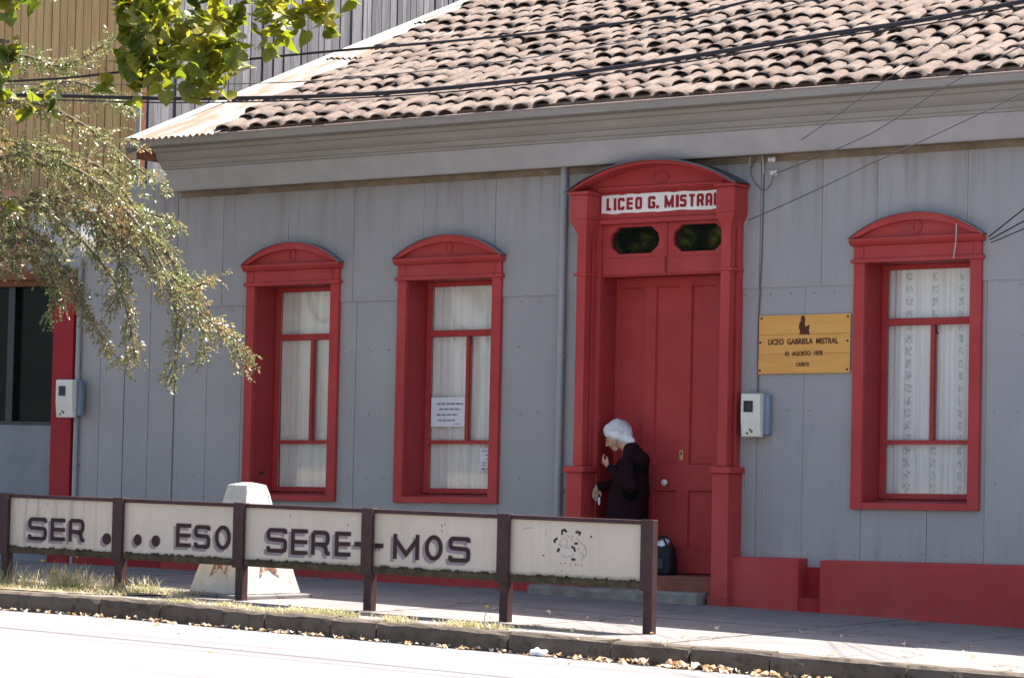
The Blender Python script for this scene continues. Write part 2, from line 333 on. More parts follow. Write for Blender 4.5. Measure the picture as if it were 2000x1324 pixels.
while x < 14:                                   # concrete slabs with open joints
    wd = 1.42+.10*math.sin(i*2.3)
    for (y0, y1) in ((.02, -2.02), (-2.032, KY0+.006)):
        e = .010; m = MB(); d = random.uniform(-.004, .004); d2 = random.uniform(-.004, .004)
        skew = random.uniform(-.01, .01)
        m.add([(x+e, y0, gz(x)+d), (x+wd-e, y0, gz(x+wd)+d2), (x+wd-e+skew, y1, gz(x+wd)+d), (x+e+skew, y1, gz(x)+d2),
               (x+e, y0, gz(x)-.06), (x+wd-e, y0, gz(x+wd)-.06), (x+wd-e+skew, y1, gz(x+wd)-.06), (x+e+skew, y1, gz(x)-.06)],
              [(0, 1, 2, 3), (0, 4, 5, 1), (1, 5, 6, 2), (2, 6, 7, 3), (3, 7, 4, 0)])
        m.build('slab', M['pave'], pav)
    x += wd; i += 1
kerb = empty('kerb', (0, KY1, gz(0))); tag(kerb, kind='structure')
x = -14.0; i = 0
while x < 13:
    ln = random.choice((.42, .62, .85, 1.0, 1.15)); nseg = max(2, int(ln/.12)); m = MB()
    j = random.uniform(-.012, .012); prof = [(KY0, -.20), (KY0, -.004), (KY0-.03, .006), (KY1+.035, .004), (KY1+.008, -.016), (KY1-.006, -.06), (KY1-.012, -.20)]
    vs = []
    for s_ in range(nseg+1):
        xx = x+.006+(ln-.012)*s_/nseg
        for (py_, pz_) in prof: vs.append((xx, py_+j+random.uniform(-.006, .006), gz(xx)+pz_+random.uniform(-.006, .006)+j*.5))
    n = len(prof); fs = [(a*n+q, a*n+q+1, (a+1)*n+q+1, (a+1)*n+q) for a in range(nseg) for q in range(n-1)]+[tuple(range(n)), tuple(range(nseg*n+n-1, nseg*n-1, -1))]
    m.add(vs, fs); m.build('kerb_stone', M['kerb'], kerb); x += ln

# ------------------------------------------------------------------ the house
XL, XR = -5.45, 9.0
house = empty('school_house', (1.5, 0, gz(1.5)), 'long grey sheet-clad house with red door surround and clay tile roof', 'house')
WINS = [(-4.57, -3.42), (-2.775, -1.585), (1.922, 3.11)]
ZB, ZT = .797, 2.87             # window surround bottom, head of the opening
DC = .08                        # door centre
holes = [(a+.09, b-.09, ZB+.05, ZT) for a, b in WINS]+[(DC-.66, DC+.66, -.2, 3.34)]
def rect_minus(r, hs):
    out = [r]
    for (hx0, hx1, hz0, hz1) in hs:
        nx = []
        for (x0, x1, z0, z1) in out:
            if hx0 >= x1 or hx1 <= x0 or hz0 >= z1 or hz1 <= z0: nx.append((x0, x1, z0, z1)); continue
            if hx0 > x0: nx.append((x0, hx0, z0, z1))
            if hx1 < x1: nx.append((hx1, x1, z0, z1))
            a, b_ = max(x0, hx0), min(x1, hx1)
            if hz0 > z0: nx.append((a, b_, z0, hz0))
            if hz1 < z1: nx.append((a, b_, hz1, z1))
        out = nx
    return out
seams = [-5.45, -5.05, -4.62, -4.10, -3.25, -2.45, -1.62, -.93, .08, 1.03, 1.47, 2.02, 2.62, 3.13, 3.9, 4.7, 5.5, 6.3, 7.1, 7.9, 8.6, 9.0]
seams_up = [-5.45, -4.88, -4.08, -3.3, -2.5, -1.7, -.93, .08, 1.03, 1.62, 2.13, 2.95, 3.7, 4.5, 5.3, 6.1, 6.9, 7.7, 8.5, 9.0]
for row, (ss, z0, z1) in enumerate(((seams, .30, 2.70), (seams_up, 2.69, 3.86))):
    for a, b_ in zip(ss[:-1], ss[1:]):
        rs = rect_minus((a+.002, b_-.002, z0, z1), holes)
        if not rs: continue
        m = MB(True); off = random.uniform(-.006, .0)-(.011 if row else 0)
        for (x0, x1, y0, y1) in rs: m.box(x0, x1, off-.004, .02, y0, y1)
        m.build('wall_sheet', M['wall'], house)
nl_ = MB(True); rn_ = random.Random(14)
for zz in (.42, 1.02, 1.62, 2.22, 2.64, 2.76, 3.25, 3.72):
    xx = XL+.06
    while xx < 5:
        q0, q1 = xx+rn_.uniform(-.02, .02), zz+rn_.uniform(-.012, .012)
        if not any(h[0]-.12 < q0 < h[1]+.12 and h[2]-.1 < q1 < h[3]+.45 for h in holes) and rn_.random() < .8: nl_.box(q0-.0035, q0+.0035, -.021, -.004, q1-.0035, q1+.0035)
        xx += .21
nl_.build('nails', M['rustnail'], house, kind='stuff')
m = MB(True)
for (x0, x1, z0, z1) in rect_minus((XL+.01, XR, -.3, 3.88), holes): m.box(x0, x1, .022, .07, z0, z1)
m.build('wall_lining', M['dark'], house)
m = MB(True); m.box(XL, XL+.1, .072, 13.4, -.2, 3.9); m.build('side_wall', M['wall_trim'], house)
m = MB(True); m.box(XR-.1, XR, .072, 13.4, -.2, 3.9); m.build('side_wall', M['wall_trim'], house)
m = MB(True); m.box(XL+.1, XR-.1, 13.3, 13.4, -.2, 3.9); m.build('back_wall', M['wall_trim'], house)
m = MB(True); m.box(XL+.1, XR-.1, .95, 1.0, -.2, 3.84); m.build('light_block_wall', M['dark'], house)  # unseen near-black wall, added to stop light leaking in behind the curtains
# plinth
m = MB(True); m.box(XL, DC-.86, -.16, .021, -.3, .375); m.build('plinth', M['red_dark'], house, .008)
m = MB(True); m.box(DC+.80, 1.535, -.19, .021, -.3, .375); m.build('plinth', M['red'], house, .012)
m = MB(True); m.box(1.735, XR, -.19, .021, -.3, .365); m.build('plinth', M['red'], house, .012)
m = MB(True); m.box(1.536, 1.734, -.185, -.06, -.3, .045).box(1.536, 1.734, -.05, .02, -.3, .30); m.build('plinth_slot', M['red_old'], house)
# cornice: moulded board under the eave
ZE = 4.235
prof = [(.0, -.46), (-.03, -.46), (-.03, -.405), (-.035, -.40), (-.185, -.395), (-.19, -.405), (-.205, -.405), (-.215, -.39), (-.30, -.205), (-.315, -.20), (-.315, -.185), (-.335, -.175), (-.345, -.15), (-.345, -.135), (-.37, -.12), (-.40, -.095), (-.415, -.07), (-.415, -.055), (-.45, -.045), (-.465, -.02), (-.465, -.005), (.0, -.005)]
P2 = [(y, ZE+z) for y, z in prof]
lowp = [(0, ZE-.46), (-.03, ZE-.46), (-.03, ZE-.405), (-.185, ZE-.398), (-.185, ZE-.37), (0, ZE-.37)]
m = MB(True); m.prism(lowp, 'x', XL+.03, XR); m.build('soffit', M['soffit'], house)
fas = [(-.187, ZE-.41), (-.205, ZE-.412), (-.218, ZE-.395), (-.295, ZE-.212), (-.295, ZE-.205), (-.187, ZE-.205)]
m = MB(True); m.prism(fas, 'x', XL+.02, XR); m.build('fascia_board', M['wall_trim'], house, .002)
crown = [(-.10, ZE-.204), (-.312, ZE-.204), (-.315, ZE-.185), (-.335, ZE-.175), (-.350, ZE-.15), (-.352, ZE-.135), (-.375, ZE-.125), (-.402, ZE-.10), (-.418, ZE-.075), (-.420, ZE-.055), (-.452, ZE-.045), (-.468, ZE-.02), (-.468, ZE-.008), (-.10, ZE-.008)]
m = MB(True); m.prism(crown, 'x', XL+.015, XR); m.build('crown_moulding', M['cornice'], house)
gut = [(-.47, ZE-.006), (-.575, ZE+.0), (-.60, ZE+.062), (-.592, ZE+.062), (-.567, ZE+.008), (-.47, ZE+.003)]
m = MB(True); m.prism(gut, 'x', -5.68, XR); m.build('gutter', M['cornice'], house)
m = MB(True); m.tube([(-5.68, -.598, ZE+.066), (2, -.598, ZE+.066), (XR, -.598, ZE+.066)], .009, 8); m.build('gutter_lip', M['gutter'], house)  # thin lip carrying the painted sunlit line above the shaded gutter face
m = MB(True); m.box(-5.66, XL+.01, -.44, -.02, ZE-.10, ZE-.012); m.build('gutter_end_board', M['brown'], house, .004)
# roof
TH = R(21.3); ct, st_ = math.cos(TH), math.sin(TH)
EY, EZ = -.53, ZE+.045
def rp(x, s, h=0):                      # point on the old, slightly sagging roof plane
    h += min(1, max(0, s)/2)*(.030*math.sin(x*.9+s*.5)+.022*math.sin(x*2.3-s*1.1))
    return Vector((x, EY+s*ct-h*st_, EZ+s*st_+h*ct+sh(x)))
SL = 7.9
roof = empty('roof', rp(1.5, 0), parent=house)
m = MB(); m.add([rp(-5.6, .03, -.045), rp(XR+.2, .03, -.045), rp(XR+.2, SL, -.045), rp(-5.6, SL, -.045)], [(0, 1, 2, 3)])
yr, zr = EY+SL*ct, EZ+SL*st_
m.add([rp(-5.6, SL, -.045), rp(XR+.2, SL, -.045), (XR+.2, 14.0, EZ+sh(9)), (-5.6, 14.0, EZ+sh(-5.6))], [(0, 1, 2, 3)])
m.add([rp(-5.6, .03, -.05), rp(-5.6, SL, -.05), (-5.6, 14.0, EZ-.1)], [(0, 1, 2)]); m.add([rp(XR+.15, .03, -.05), rp(XR+.15, SL, -.05), (XR+.15, 14.0, EZ)], [(0, 1, 2)])
m.build('roof_deck', M['soffit'], roof)
def tile_geo(l=.43, r0=.092, r1=.075, th=.011, seg=7, nl=3, up=True):
    vs = []; fs = []
    for o_ in (0, 1):
        for i in range(nl+1):
            t = i/nl; r = r0+(r1-r0)*t-th*o_
            for k in range(seg+1):
                a = math.pi*k/seg
                vs.append((r*math.cos(a), l*t, (r*math.sin(a)*.60) if up else -r*math.sin(a)*.7))
    n = seg+1; N = n*(nl+1)
    for o_ in (0, 1):
        for i in range(nl):
            for k in range(seg):
                q = [o_*N+i*n+k, o_*N+i*n+k+1, o_*N+(i+1)*n+k+1, o_*N+(i+1)*n+k]; fs.append(q if o_ == 0 else q[::-1])
    for k in range(seg): fs.append([k, N+k, N+k+1, k+1])
    return vs, fs
tv, tf = tile_geo()
tme = []
for q in range(4):                     # four slightly different hand-made tiles
    me = bpy.data.meshes.new('roof_tile'); rr = random.Random(q)
    me.from_pydata([(a*(1+rr.uniform(-.03, .03)), b_+rr.uniform(-.006, .006), c_+rr.uniform(-.004, .004)) for a, b_, c_ in tv], [], tf)
    me.polygons.foreach_set('use_smooth', [True]*len(tf)); me.materials.append(M['tile']); tme.append(me)
CW, RW = .2, .36
tiles = []; pans = MB()
pv, pf = tile_geo(.42, .085, .095, .010, 5, 2, False)
rng = random.Random(11)
for rI in range(22):
    xl = -4.62-.82*min(1, rI*RW/6.4)+rng.uniform(-.05, .05)
    for cI in range(70):
        x = -5.5+cI*CW
        if x < xl or x > XR+.1: continue
        s0 = rI*RW+rng.uniform(-.05, .05)+.015; hh = .033+rng.uniform(-.010, .012)
        slip = rng.random() < .05; s0 += rng.uniform(-.10, .04) if slip else 0; tilt = -R(1.9)+rng.uniform(-.02, .02)+(rng.uniform(-.05, .03) if slip else 0); yaw_ = rng.uniform(-.09, .09)*(2.2 if slip else 1)
        base = Matrix.Translation(rp(x+rng.uniform(-.012, .012), s0, hh+.014)) @ Matrix.Rotation(-math.atan(K), 4, 'Y') @ Matrix.Rotation(TH, 4, 'X') @ Matrix.Rotation(tilt, 4, 'X') @ Matrix.Rotation(yaw_, 4, 'Z') @ Matrix.Rotation(rng.uniform(-.06, .06), 4, 'Y')
        tiles.append((base, rng.randrange(4)))
        pb = Matrix.Translation(rp(x+CW/2, s0, .050)) @ Matrix.Rotation(-math.atan(K), 4, 'Y') @ Matrix.Rotation(TH, 4, 'X') @ Matrix.Rotation(tilt, 4, 'X')
        pans.add([pb @ Vector(v) for v in pv], pf, True)
def score(t):
    p = t[0].translation; px_, py_ = to_px(p)
    return (0 if (-10 < px_ < 2010 and py_ > -15) else 1, (p-CAM).length)
tiles.sort(key=score)
for mtx, q in tiles[:300]:
    o = bpy.data.objects.new('roof_tile', tme[q]); C.objects.link(o); o.parent = roof
    o.matrix_local = Matrix.Translation(-wpos(roof)) @ mtx
rest = MB()
for mtx, q in tiles[300:]: rest.add([mtx @ v.co for v in tme[q].vertices], [tuple(p.vertices) for p in tme[q].polygons], True)
rest.build('roof_tiles', M['tile'], roof, kind='stuff')
pans.build('pan_tiles', M['tile'], roof, kind='stuff')
m = MB(); nx = 60
m.add([rp(-4.65+(XR+4.65)*i/nx, s_, h_) for i in range(nx+1) for s_, h_ in ((.06, -.04), (.05, .062), (.30, .070))], [(i*3+k, i*3+3+k, i*3+4+k, i*3+1+k) for i in range(nx) for k in (0, 1)]); m.build('eave_mortar', M['tile'], roof)
# corrugated zinc strip along the left verge
for i, (s0, s1) in enumerate(((-.10, 1.55), (1.42, 3.35), (3.2, 5.1), (4.95, 7.0), (6.8, SL))):
    m = MB(); nx = 96; x0, x1 = -5.52, -4.50; h0, h1 = .058, .036
    vs = []
    for j in range(nx+1):
        x = x0+(x1-x0)*j/nx; wv_ = .011*math.sin(2*math.pi*(x-x0)/.076)
        for s_, hb in ((s0+.01*math.sin(j*.7), h0), (s1, h1)):
            vs += [rp(x, s_, hb+wv_)]
    m.add(vs, [(j*2, j*2+2, j*2+3, j*2+1) for j in range(nx)], True); n0 = len(vs)
    m.add([rp(x0+(x1-x0)*j/nx, s0+.01*math.sin(j*.7), h0-.004*e+.011*math.sin(2*math.pi*((x1-x0)*j/nx)/.076)-.0) for j in range(nx+1) for e in (0, 1)], [(j*2, j*2+1, j*2+3, j*2+2) for j in range(nx)])
    m.build('zinc_sheet', M['zinc'], roof)
m = MB(); m.add([rp(-5.68, -.05, .066), rp(-5.49, -.05, .066), rp(-5.49, SL, .066), rp(-5.68, SL, .066), rp(-5.70, -.05, -.10), rp(-5.70, SL, -.10)], [(0, 1, 2, 3), (4, 0, 3, 5)])
m.build('verge_flashing', M['flash'], roof)

# windows
def arch(x0, x1, z0, rise, n=18, inset=0):
    wd = (x1-x0)/2; r = (wd*wd+rise*rise)/(2*rise); cx, cz = (x0+x1)/2, z0+rise-r
    a0 = math.asin(min(1, wd/r)); return [(cx+r*math.sin(-a0+2*a0*i/n), cz+r*math.cos(-a0+2*a0*i/n)) for i in range(n+1)]
RD = .33                        # depth of the window recess
def window(a, b_, idx):
    cx = (a+b_)/2; zb, zt = ZB, ZT
    W = empty('window', (cx, 0, zb+sh(cx)), parent=house)
    j = .10
    m = MB(True); m.box(a+.018, a+j+.018, -.052, .0, zb, zt); m.build('jamb', M['red'], W, .004)
    m = MB(True); m.box(b_-j-.018, b_-.018, -.052, .0, zb, zt); m.build('jamb', M['red'], W, .004)
    m = MB(True); m.box(a+.0185+j, b_-.0185-j, -.052, .02, zb, zb+.055); m.build('sill_board', M['red'], W, .004)
    fz = zt+.001
    m = MB(True); m.box(a+.018, b_-.018, -.056, .0, fz, 3.012); m.build('frieze', M['red'], W, .003)
    m = MB(True); m.box(a-.002, b_+.002, -.078, .0, fz-.004, fz+.030); m.build('lower_moulding', M['red'], W, .006)
    m = MB(True); m.prism([(.0, 3.013), (-.070, 3.013), (-.085, 3.022), (-.105, 3.04), (-.115, 3.058), (-.115, 3.070), (0, 3.070)], 'x', a-.006, b_+.006); m.build('cornice', M['red'], W)
    for xx in (a+.10, b_-.10):
        m = MB(True); m.box(xx-.012, xx+.012, -.064, -.0565, fz+.045, 3.0); m.build('corner_bead', M['red'], W)
    # arched pediment
    o1 = arch(a-.008, b_+.008, 3.071, .205); i1 = arch(a+.075, b_-.075, 3.085, .125)
    m = MB(True); m.prism(o1, 'y', -.055, .0); m.build('pediment', M['red'], W)
    n = len(o1); m = MB(True)
    vs = [(x, -.105, z) for x, z in o1]+[(x, -.105, z) for x, z in i1]+[(x, -.056, z) for x, z in o1]+[(x, -.056, z) for x, z in i1]
    m.add(vs, [(i, i+1, n+i+1, n+i) for i in range(n-1)]+[(i, 2*n+i, 2*n+i+1, i+1) for i in range(n-1)]+[(n+i, n+i+1, 3*n+i+1, 3*n+i) for i in range(n-1)]+[(0, n, 3*n, 2*n), (n-1, 3*n-1, 4*n-1, 2*n-1)])
    m.build('pediment_rim', M['red'], W)
    o2 = arch(a-.018, b_+.018, 3.072, .212)
    m = MB(True); m.add([(x, y, z) for x, z in o2 for y in (-.118, .0)]+[(x, -.118, z-.010) for x, z in o2], [(2*i, 2*i+2, 2*i+3, 2*i+1) for i in range(n-1)]+[(2*i, 2*n+i, 2*n+i+1, 2*i+2) for i in range(n-1)]); m.build('pediment_flashing', M['flashmid'], W)
    m = MB(True)
    ring = []
    for k in range(20):
        t = 2*math.pi*k/20
        for r_, y_ in ((.046, -.056), (.046, -.068), (.036, -.068), (.036, -.056)): ring.append((cx+r_*math.cos(t)*.95, y_, 3.155+r_*1.15*math.sin(t)))
    m.add(ring, [(k*4+q, k*4+q+1, ((k+1) % 20)*4+q+1, ((k+1) % 20)*4+q) for k in range(20) for q in range(3)]); m.build('medallion', M['red'], W)
    # recess lining
    ia, ib = a+j+.018, b_-j-.018
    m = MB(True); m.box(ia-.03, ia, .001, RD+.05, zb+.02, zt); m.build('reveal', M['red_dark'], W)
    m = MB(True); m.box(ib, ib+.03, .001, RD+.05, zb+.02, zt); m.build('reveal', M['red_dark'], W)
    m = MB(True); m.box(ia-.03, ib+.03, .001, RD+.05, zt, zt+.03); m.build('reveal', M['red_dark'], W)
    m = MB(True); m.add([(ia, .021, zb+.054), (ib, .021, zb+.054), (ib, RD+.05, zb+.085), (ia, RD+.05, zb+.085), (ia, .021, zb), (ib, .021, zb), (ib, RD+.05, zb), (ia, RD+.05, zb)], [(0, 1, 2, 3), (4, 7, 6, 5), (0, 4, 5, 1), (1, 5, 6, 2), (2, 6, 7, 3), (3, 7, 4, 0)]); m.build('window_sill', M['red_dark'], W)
    # sash frame
    y0, y1 = RD-.03, RD+.02; fa, fb = ia+.002, ib-.002; zl, zh = zb+.088, zt-.002; zr1, zr2 = 1.364, 2.385
    st = .048
    fr = MB(True); fr.box(fa, fa+st, y0, y1, zl, zh).box(fb-st, fb, y0, y1, zl, zh).box(fa+st, fb-st, y0, y1, zl, zl+.045).box(fa+st, fb-st, y0, y1, zh-.04, zh)
    fr.build('sash_frame', M['red'], W, .003)
    m = MB(True); m.box(fa+st+.001, fb-st-.001, y0-.008, y1, zr1-.018, zr1+.018); m.build('rail', M['red'], W, .004)
    m = MB(True); m.box(fa+st+.001, fb-st-.001, y0-.012, y1, zr2-.030, zr2+.030); m.build('rail', M['red'], W, .006)
    m = MB(True); m.box(cx-.020, cx+.020, y0-.004, y1, zr1+.019, zr2-.031); m.build('mullion', M['red'], W, .004)
    yp = RD
    for (p0, p1, q0, q1) in ((fa+st+.001, fb-st-.001, zl+.046, zr1-.019), (fa+st+.001, cx-.021, zr1+.019, zr2-.031), (cx+.021, fb-st-.001, zr1+.019, zr2-.031), (fa+st+.001, fb-st-.001, zr2+.031, zh-.041)):
        m = MB(True); m.box(p0, p1, yp-.002, yp+.002, q0, q1); m.build('pane', M['glass'], W)
    if idx == 0:
        m = MB(True); m.box(ia+.0005, ia+.006, .09, .17, zb+.25, zb+.275); m.build('reveal_slot', M['black'], W)
    if idx != 0:
        m = MB(True); m.tube([(cx+.035, y0-.02, zr2-.04), (cx+.05, y0-.02, zr2-.10), (cx+.055, y0-.01, zr2-.11)], .007, 6); m.build('catch', M['black'], W)
    return fa+st, fb-st, zl, zh
cur_lab = ['plain white gathered curtain behind the leftmost window, nearest the hanging branch', 'white gathered curtain behind the window with two paper notices', 'patterned white lace curtain behind the window right of the wooden plaque']
for idx, (a, b_) in enumerate(WINS):
    fa, fb, zl, zh = window(a, b_, idx)
    cx = (a+b_)/2; cr = random.Random(idx+3); nx = 150; amp = .024
    m = MB(True); vs = []; zs = [zl-.02, zl+.35, (zl+zh)/2, zh-.3, zh+.02]
    ph = [cr.uniform(0, 6) for _ in range(6)]
    for i in range(nx+1):
        x = fa-.05+(fb-fa+.1)*i/nx; u = i/nx
        for j, z in enumerate(zs):
            q = amp*(.6*math.sin(u*60+ph[0]+.5*math.sin(u*9+ph[1]))+.5*math.sin(u*33+ph[2]+j*.15)+.35*math.sin(u*110+ph[3]))
            if idx == 2 and .63 < u < .66: q += .02
            vs.append((x+.006*math.sin(j*1.3+u*20), RD+.046+q*.8, z))
    n = len(zs); m.add(vs, [(i*n+j, (i+1)*n+j, (i+1)*n+j+1, i*n+j+1) for i in range(nx) for j in range(n-1)], True)
    m.build('curtain', M['lace' if idx == 2 else 'curtain'], None, label=cur_lab[idx], cat='curtain', group='window curtains', origin=(cx, RD+.1, zl+sh(cx)))

# paper notices taped inside the second window
def notice(x0, x1, z0, z1, lines, label):
    y = RD-.006; N_ = empty('paper_notice', ((x0+x1)/2, y, z0+sh(x0)), label, 'notice', 'paper notices in the window')
    m = MB(True); m.box(x0, x1, y-.002, y, z0, z1); m.build('sheet', M['paper'], N_)
    m = MB(True); rr = random.Random(int(x0*100))
    for (u0, u1, v, h) in lines:
        x = x0+(x1-x0)*u0; xe = x0+(x1-x0)*u1; zc = z0+(z1-z0)*v; k = 0
        while x < xe:
            wl = rr.uniform(.006, .012)
            if k % 6 != 5: m.box(x, x+wl*.7, y-.0035, y-.0022, zc-h/2, zc+h/2*rr.uniform(.5, 1))
            x += wl; k += 1
    m.build('print', M['print'], N_)
P0, P1 = at(843, 776, RD-.006), at(914, 833, RD-.006)
notice(P0.x, min(P1.x, (WINS[1][0]+WINS[1][1])/2-.024), P1.z-sh(P1.x), P0.z-sh(P0.x), [(.17, .92, .78, .020), (.24, .83, .60, .020), (.17, .76, .41, .020), (.2, .72, .22, .018), (.68, .82, .10, .010)], 'larger white paper notice, left of the window mullion')
P0, P1 = at(937, 875, RD-.006), at(985, 920, RD-.006)
notice(P0.x, min(P1.x, WINS[1][1]-.18), P1.z-sh(P1.x), P0.z-sh(P0.x), [(.1, .92, .88, .014), (.24, .8, .70, .014), (.28, .8, .53, .014), (.12, .95, .37, .010), (.1, .9, .25, .012), (.1, .9, .10, .020)], 'smaller white paper notice low in the window corner')

# ------------------------------------------------------------------ door surround
D = empty('door_surround', (DC, 0, .1), parent=house)
def X_(dx): return DC+dx
for s in (-1, 1):
    def bx(m, d0, d1, y0, y1, z0, z1):
        a, b_ = sorted((X_(s*d0), X_(s*d1))); return m.box(a, b_, y0, y1, z0, z1)
    m = MB(True); bx(m, .655, .815, -.26, .021, -.2, 1.085); m.build('pilaster_base', M['red'], D, .006)
    m = MB(True); bx(m, .630, .840, -.285, .0, 1.086, 1.145); m.build('base_moulding', M['red'], D, .012)
    m = MB(True); bx(m, .635, .835, -.285, -.0, -.2, .045); m.build('pilaster_foot', M['red_dark'], D, .01)
    m = MB(True); bx(m, .680, .770, -.225, -.125, 1.146, 3.215); m.build('pilaster', M['red'], D, .005)
    m = MB(True); bx(m, .680, .790, -.095, .0, 1.146, 3.34); m.build('pilaster_backing', M['red'], D, .005)
    m = MB(True); bx(m, .690, .760, -.126, -.094, 1.146, 3.30); m.build('pilaster_core', M['red_old'], D)
    m = MB(True); bx(m, .668, .800, -.238, -.0, 2.835, 2.862); m.build('pilaster_band', M['red'], D, .006)
    # corbelled capital
    m = MB(True); lv = [(3.20, .680, .770, -.225), (3.235, .676, .780, -.232), (3.30, .655, .815, -.262), (3.335, .650, .823, -.268)]
    vs = []
    for z, d0, d1, y in lv: vs += [(X_(s*d0), y, z), (X_(s*d1), y, z), (X_(s*d1), -.0, z), (X_(s*d0), -.0, z)]
    fs = [(0, 1, 2, 3), (12, 13, 14, 15)]+[(4*i+k, 4*i+(k+1) % 4, 4*i+4+(k+1) % 4, 4*i+4+k) for i in range(3) for k in range(4)]
    m.add(vs, fs); m.build('corbel', M['red'], D)
    m = MB(True); bx(m, .650, .825, -.272, -.0, 3.336, 3.555); m.build('capital_block', M['red'], D, .006)
    m = MB(True); bx(m, .632, .843, -.295, -.0, 3.556, 3.585); m.build('capital_moulding', M['red'], D, .006)
m = MB(True); m.box(X_(-.648), X_(.648), -.035, .02, 3.345, 3.60); m.build('frieze', M['red'], D, .003)
m = MB(True); m.box(X_(-.648), X_(.648), -.065, .0, 3.300, 3.344); m.build('sign_shelf', M['red'], D, .008)
m = MB(True); m.box(X_(-.631), X_(.631), -.12, .0, 3.601, 3.625); m.build('pediment_base', M['red'], D, .004)
# curved hood
oa = arch(X_(-.83), X_(.83), 3.587, .236, 24); n = len(oa)
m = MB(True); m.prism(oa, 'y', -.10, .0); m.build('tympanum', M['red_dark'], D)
ia_ = arch(X_(-.80), X_(.80), 3.588, .204, 24)
m = MB(True); vs = [(x, y, z) for x, z in oa for y in (-.30, -.0)]+[(x, y, z) for x, z in ia_ for y in (-.30, -.0)]
m.add(vs, [(2*i, 2*i+2, 2*i+3, 2*i+1) for i in range(n-1)]+[(2*n+2*i, 2*n+2*i+1, 2*n+2*i+3, 2*n+2*i+2) for i in range(n-1)]+[(2*i, 2*n+2*i, 2*n+2*i+2, 2*i+2) for i in range(n-1)]); m.build('hood', M['red'], D)
ob = arch(X_(-.86), X_(.86), 3.588, .247, 24)
m = MB(True); m.add([(x, y, z) for x, z in ob for y in (-.33, .0)]+[(x, -.33, z-.016) for x, z in ob], [(2*i, 2*i+2, 2*i+3, 2*i+1) for i in range(n-1)]+[(2*i, 2*n+i, 2*n+i+1, 2*i+2) for i in range(n-1)]); m.build('hood_flashing', M['flashdark'], D)
m = MB(True); ring = []
for k in range(20):
    t = 2*math.pi*k/20
    for r_, y_ in ((.085, -.101), (.085, -.112), (.070, -.112), (.070, -.101)): ring.append((DC+r_*math.cos(t), y_, 3.69+r_*.6*math.sin(t)))
m.add(ring, [(k*4+q, k*4+q+1, ((k+1) % 20)*4+q+1, ((k+1) % 20)*4+q) for k in range(20) for q in range(3)]); m.build('medallion', M['red_dark'], D)
# jambs and transom
for s in (-1, 1):
    a, b_ = sorted((X_(s*.640), X_(s*.712))); m = MB(True); m.box(a, b_, -.03, .021, .12, 3.30); m.build('door_jamb', M['red'], D, .004)
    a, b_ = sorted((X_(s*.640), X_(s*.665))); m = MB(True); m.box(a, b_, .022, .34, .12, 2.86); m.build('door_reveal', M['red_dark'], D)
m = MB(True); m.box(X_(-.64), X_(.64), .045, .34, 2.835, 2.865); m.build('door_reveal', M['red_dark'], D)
tz0, tz1 = 2.835, 3.299
def octo(x0, x1, z0, z1, c=.085): return [(x0+c, z0), (x1-c, z0), (x1-.012, z0+c*.75), (x1, (z0+z1)/2), (x1-.012, z1-c*.75), (x1-c, z1), (x0+c, z1), (x0+.012, z1-c*.75), (x0, (z0+z1)/2), (x0+.012, z0+c*.75)]
for s in (-1, 1):
    a, b_ = sorted((X_(s*.004+.02), X_(s*.638)+(0 if s < 0 else 0)))
    if s < 0: b_ = X_(.016)
    ocx = (a+b_)/2; oc = octo(ocx-.252, ocx+.252, 3.035, 3.275)
    outer = []
    for (ox, oz) in oc:
        dx, dz = ox-ocx, oz-3.155; t = min((b_-a)/2/abs(dx) if abs(dx) > 1e-6 else 9, ((tz1-3.155) if dz > 0 else (3.155-tz0))/abs(dz) if abs(dz) > 1e-6 else 9)
        outer.append((ocx+dx*t, 3.155+dz*t))
    # rectangle ring with exact corners
    m = MB(True); corners = [(a, tz0), (b_, tz0), (b_, tz1), (a, tz1)]
    bmx = bmesh.new(); 
    def loopv(pts, y): return [bmx.verts.new((p[0], y, p[1])) for p in pts]
    f1, f2 = loopv(corners, 0), loopv(oc, 0)
    es = [bmx.edges.new((v[i], v[(i+1) % len(v)])) for v in (f1, f2) for i in range(len(v))]
    bmesh.ops.triangle_fill(bmx, use_beauty=True, use_dissolve=False, edges=es)
    bmx.verts.ensure_lookup_table(); bmx.faces.ensure_lookup_table(); bmx.verts.index_update()
    vs = [tuple(v.co) for v in bmx.verts]; fs = [[v.index for v in f.verts] for f in bmx.faces]; bmx.free(); nn = len(vs)
    m.add(vs, fs); n8 = len(oc)
    m.add([(x, y, z) for x, z in oc for y in (0, .045)], [(2*i, 2*((i+1) % n8), 2*((i+1) % n8)+1, 2*i+1) for i in range(n8)])
    m.add([(x, y, z) for x, z in corners for y in (0, .045)], [(2*i, 2*((i+1) % 4), 2*((i+1) % 4)+1, 2*i+1) for i in range(4)])
    m.build('transom_sash', M['red'], D)
    m = MB(True); m.prism(octo(ocx-.262, ocx+.262, 3.025, 3.285), 'y', .046, .050); m.build('transom_pane', M['gwin'], D)
    m = MB(True); m.box(a+.01, b_-.01, -.012, -.0005, tz0+.015, 3.000 if s < 0 else 2.992); m.build('transom_rail', M['red'], D, .004)
m = MB(True); m.box(X_(-.0)+.012, X_(.0)+.030, -.010, -.0006, 3.003, tz1-.004); m.build('transom_mullion', M['red_dark'], D, .003)
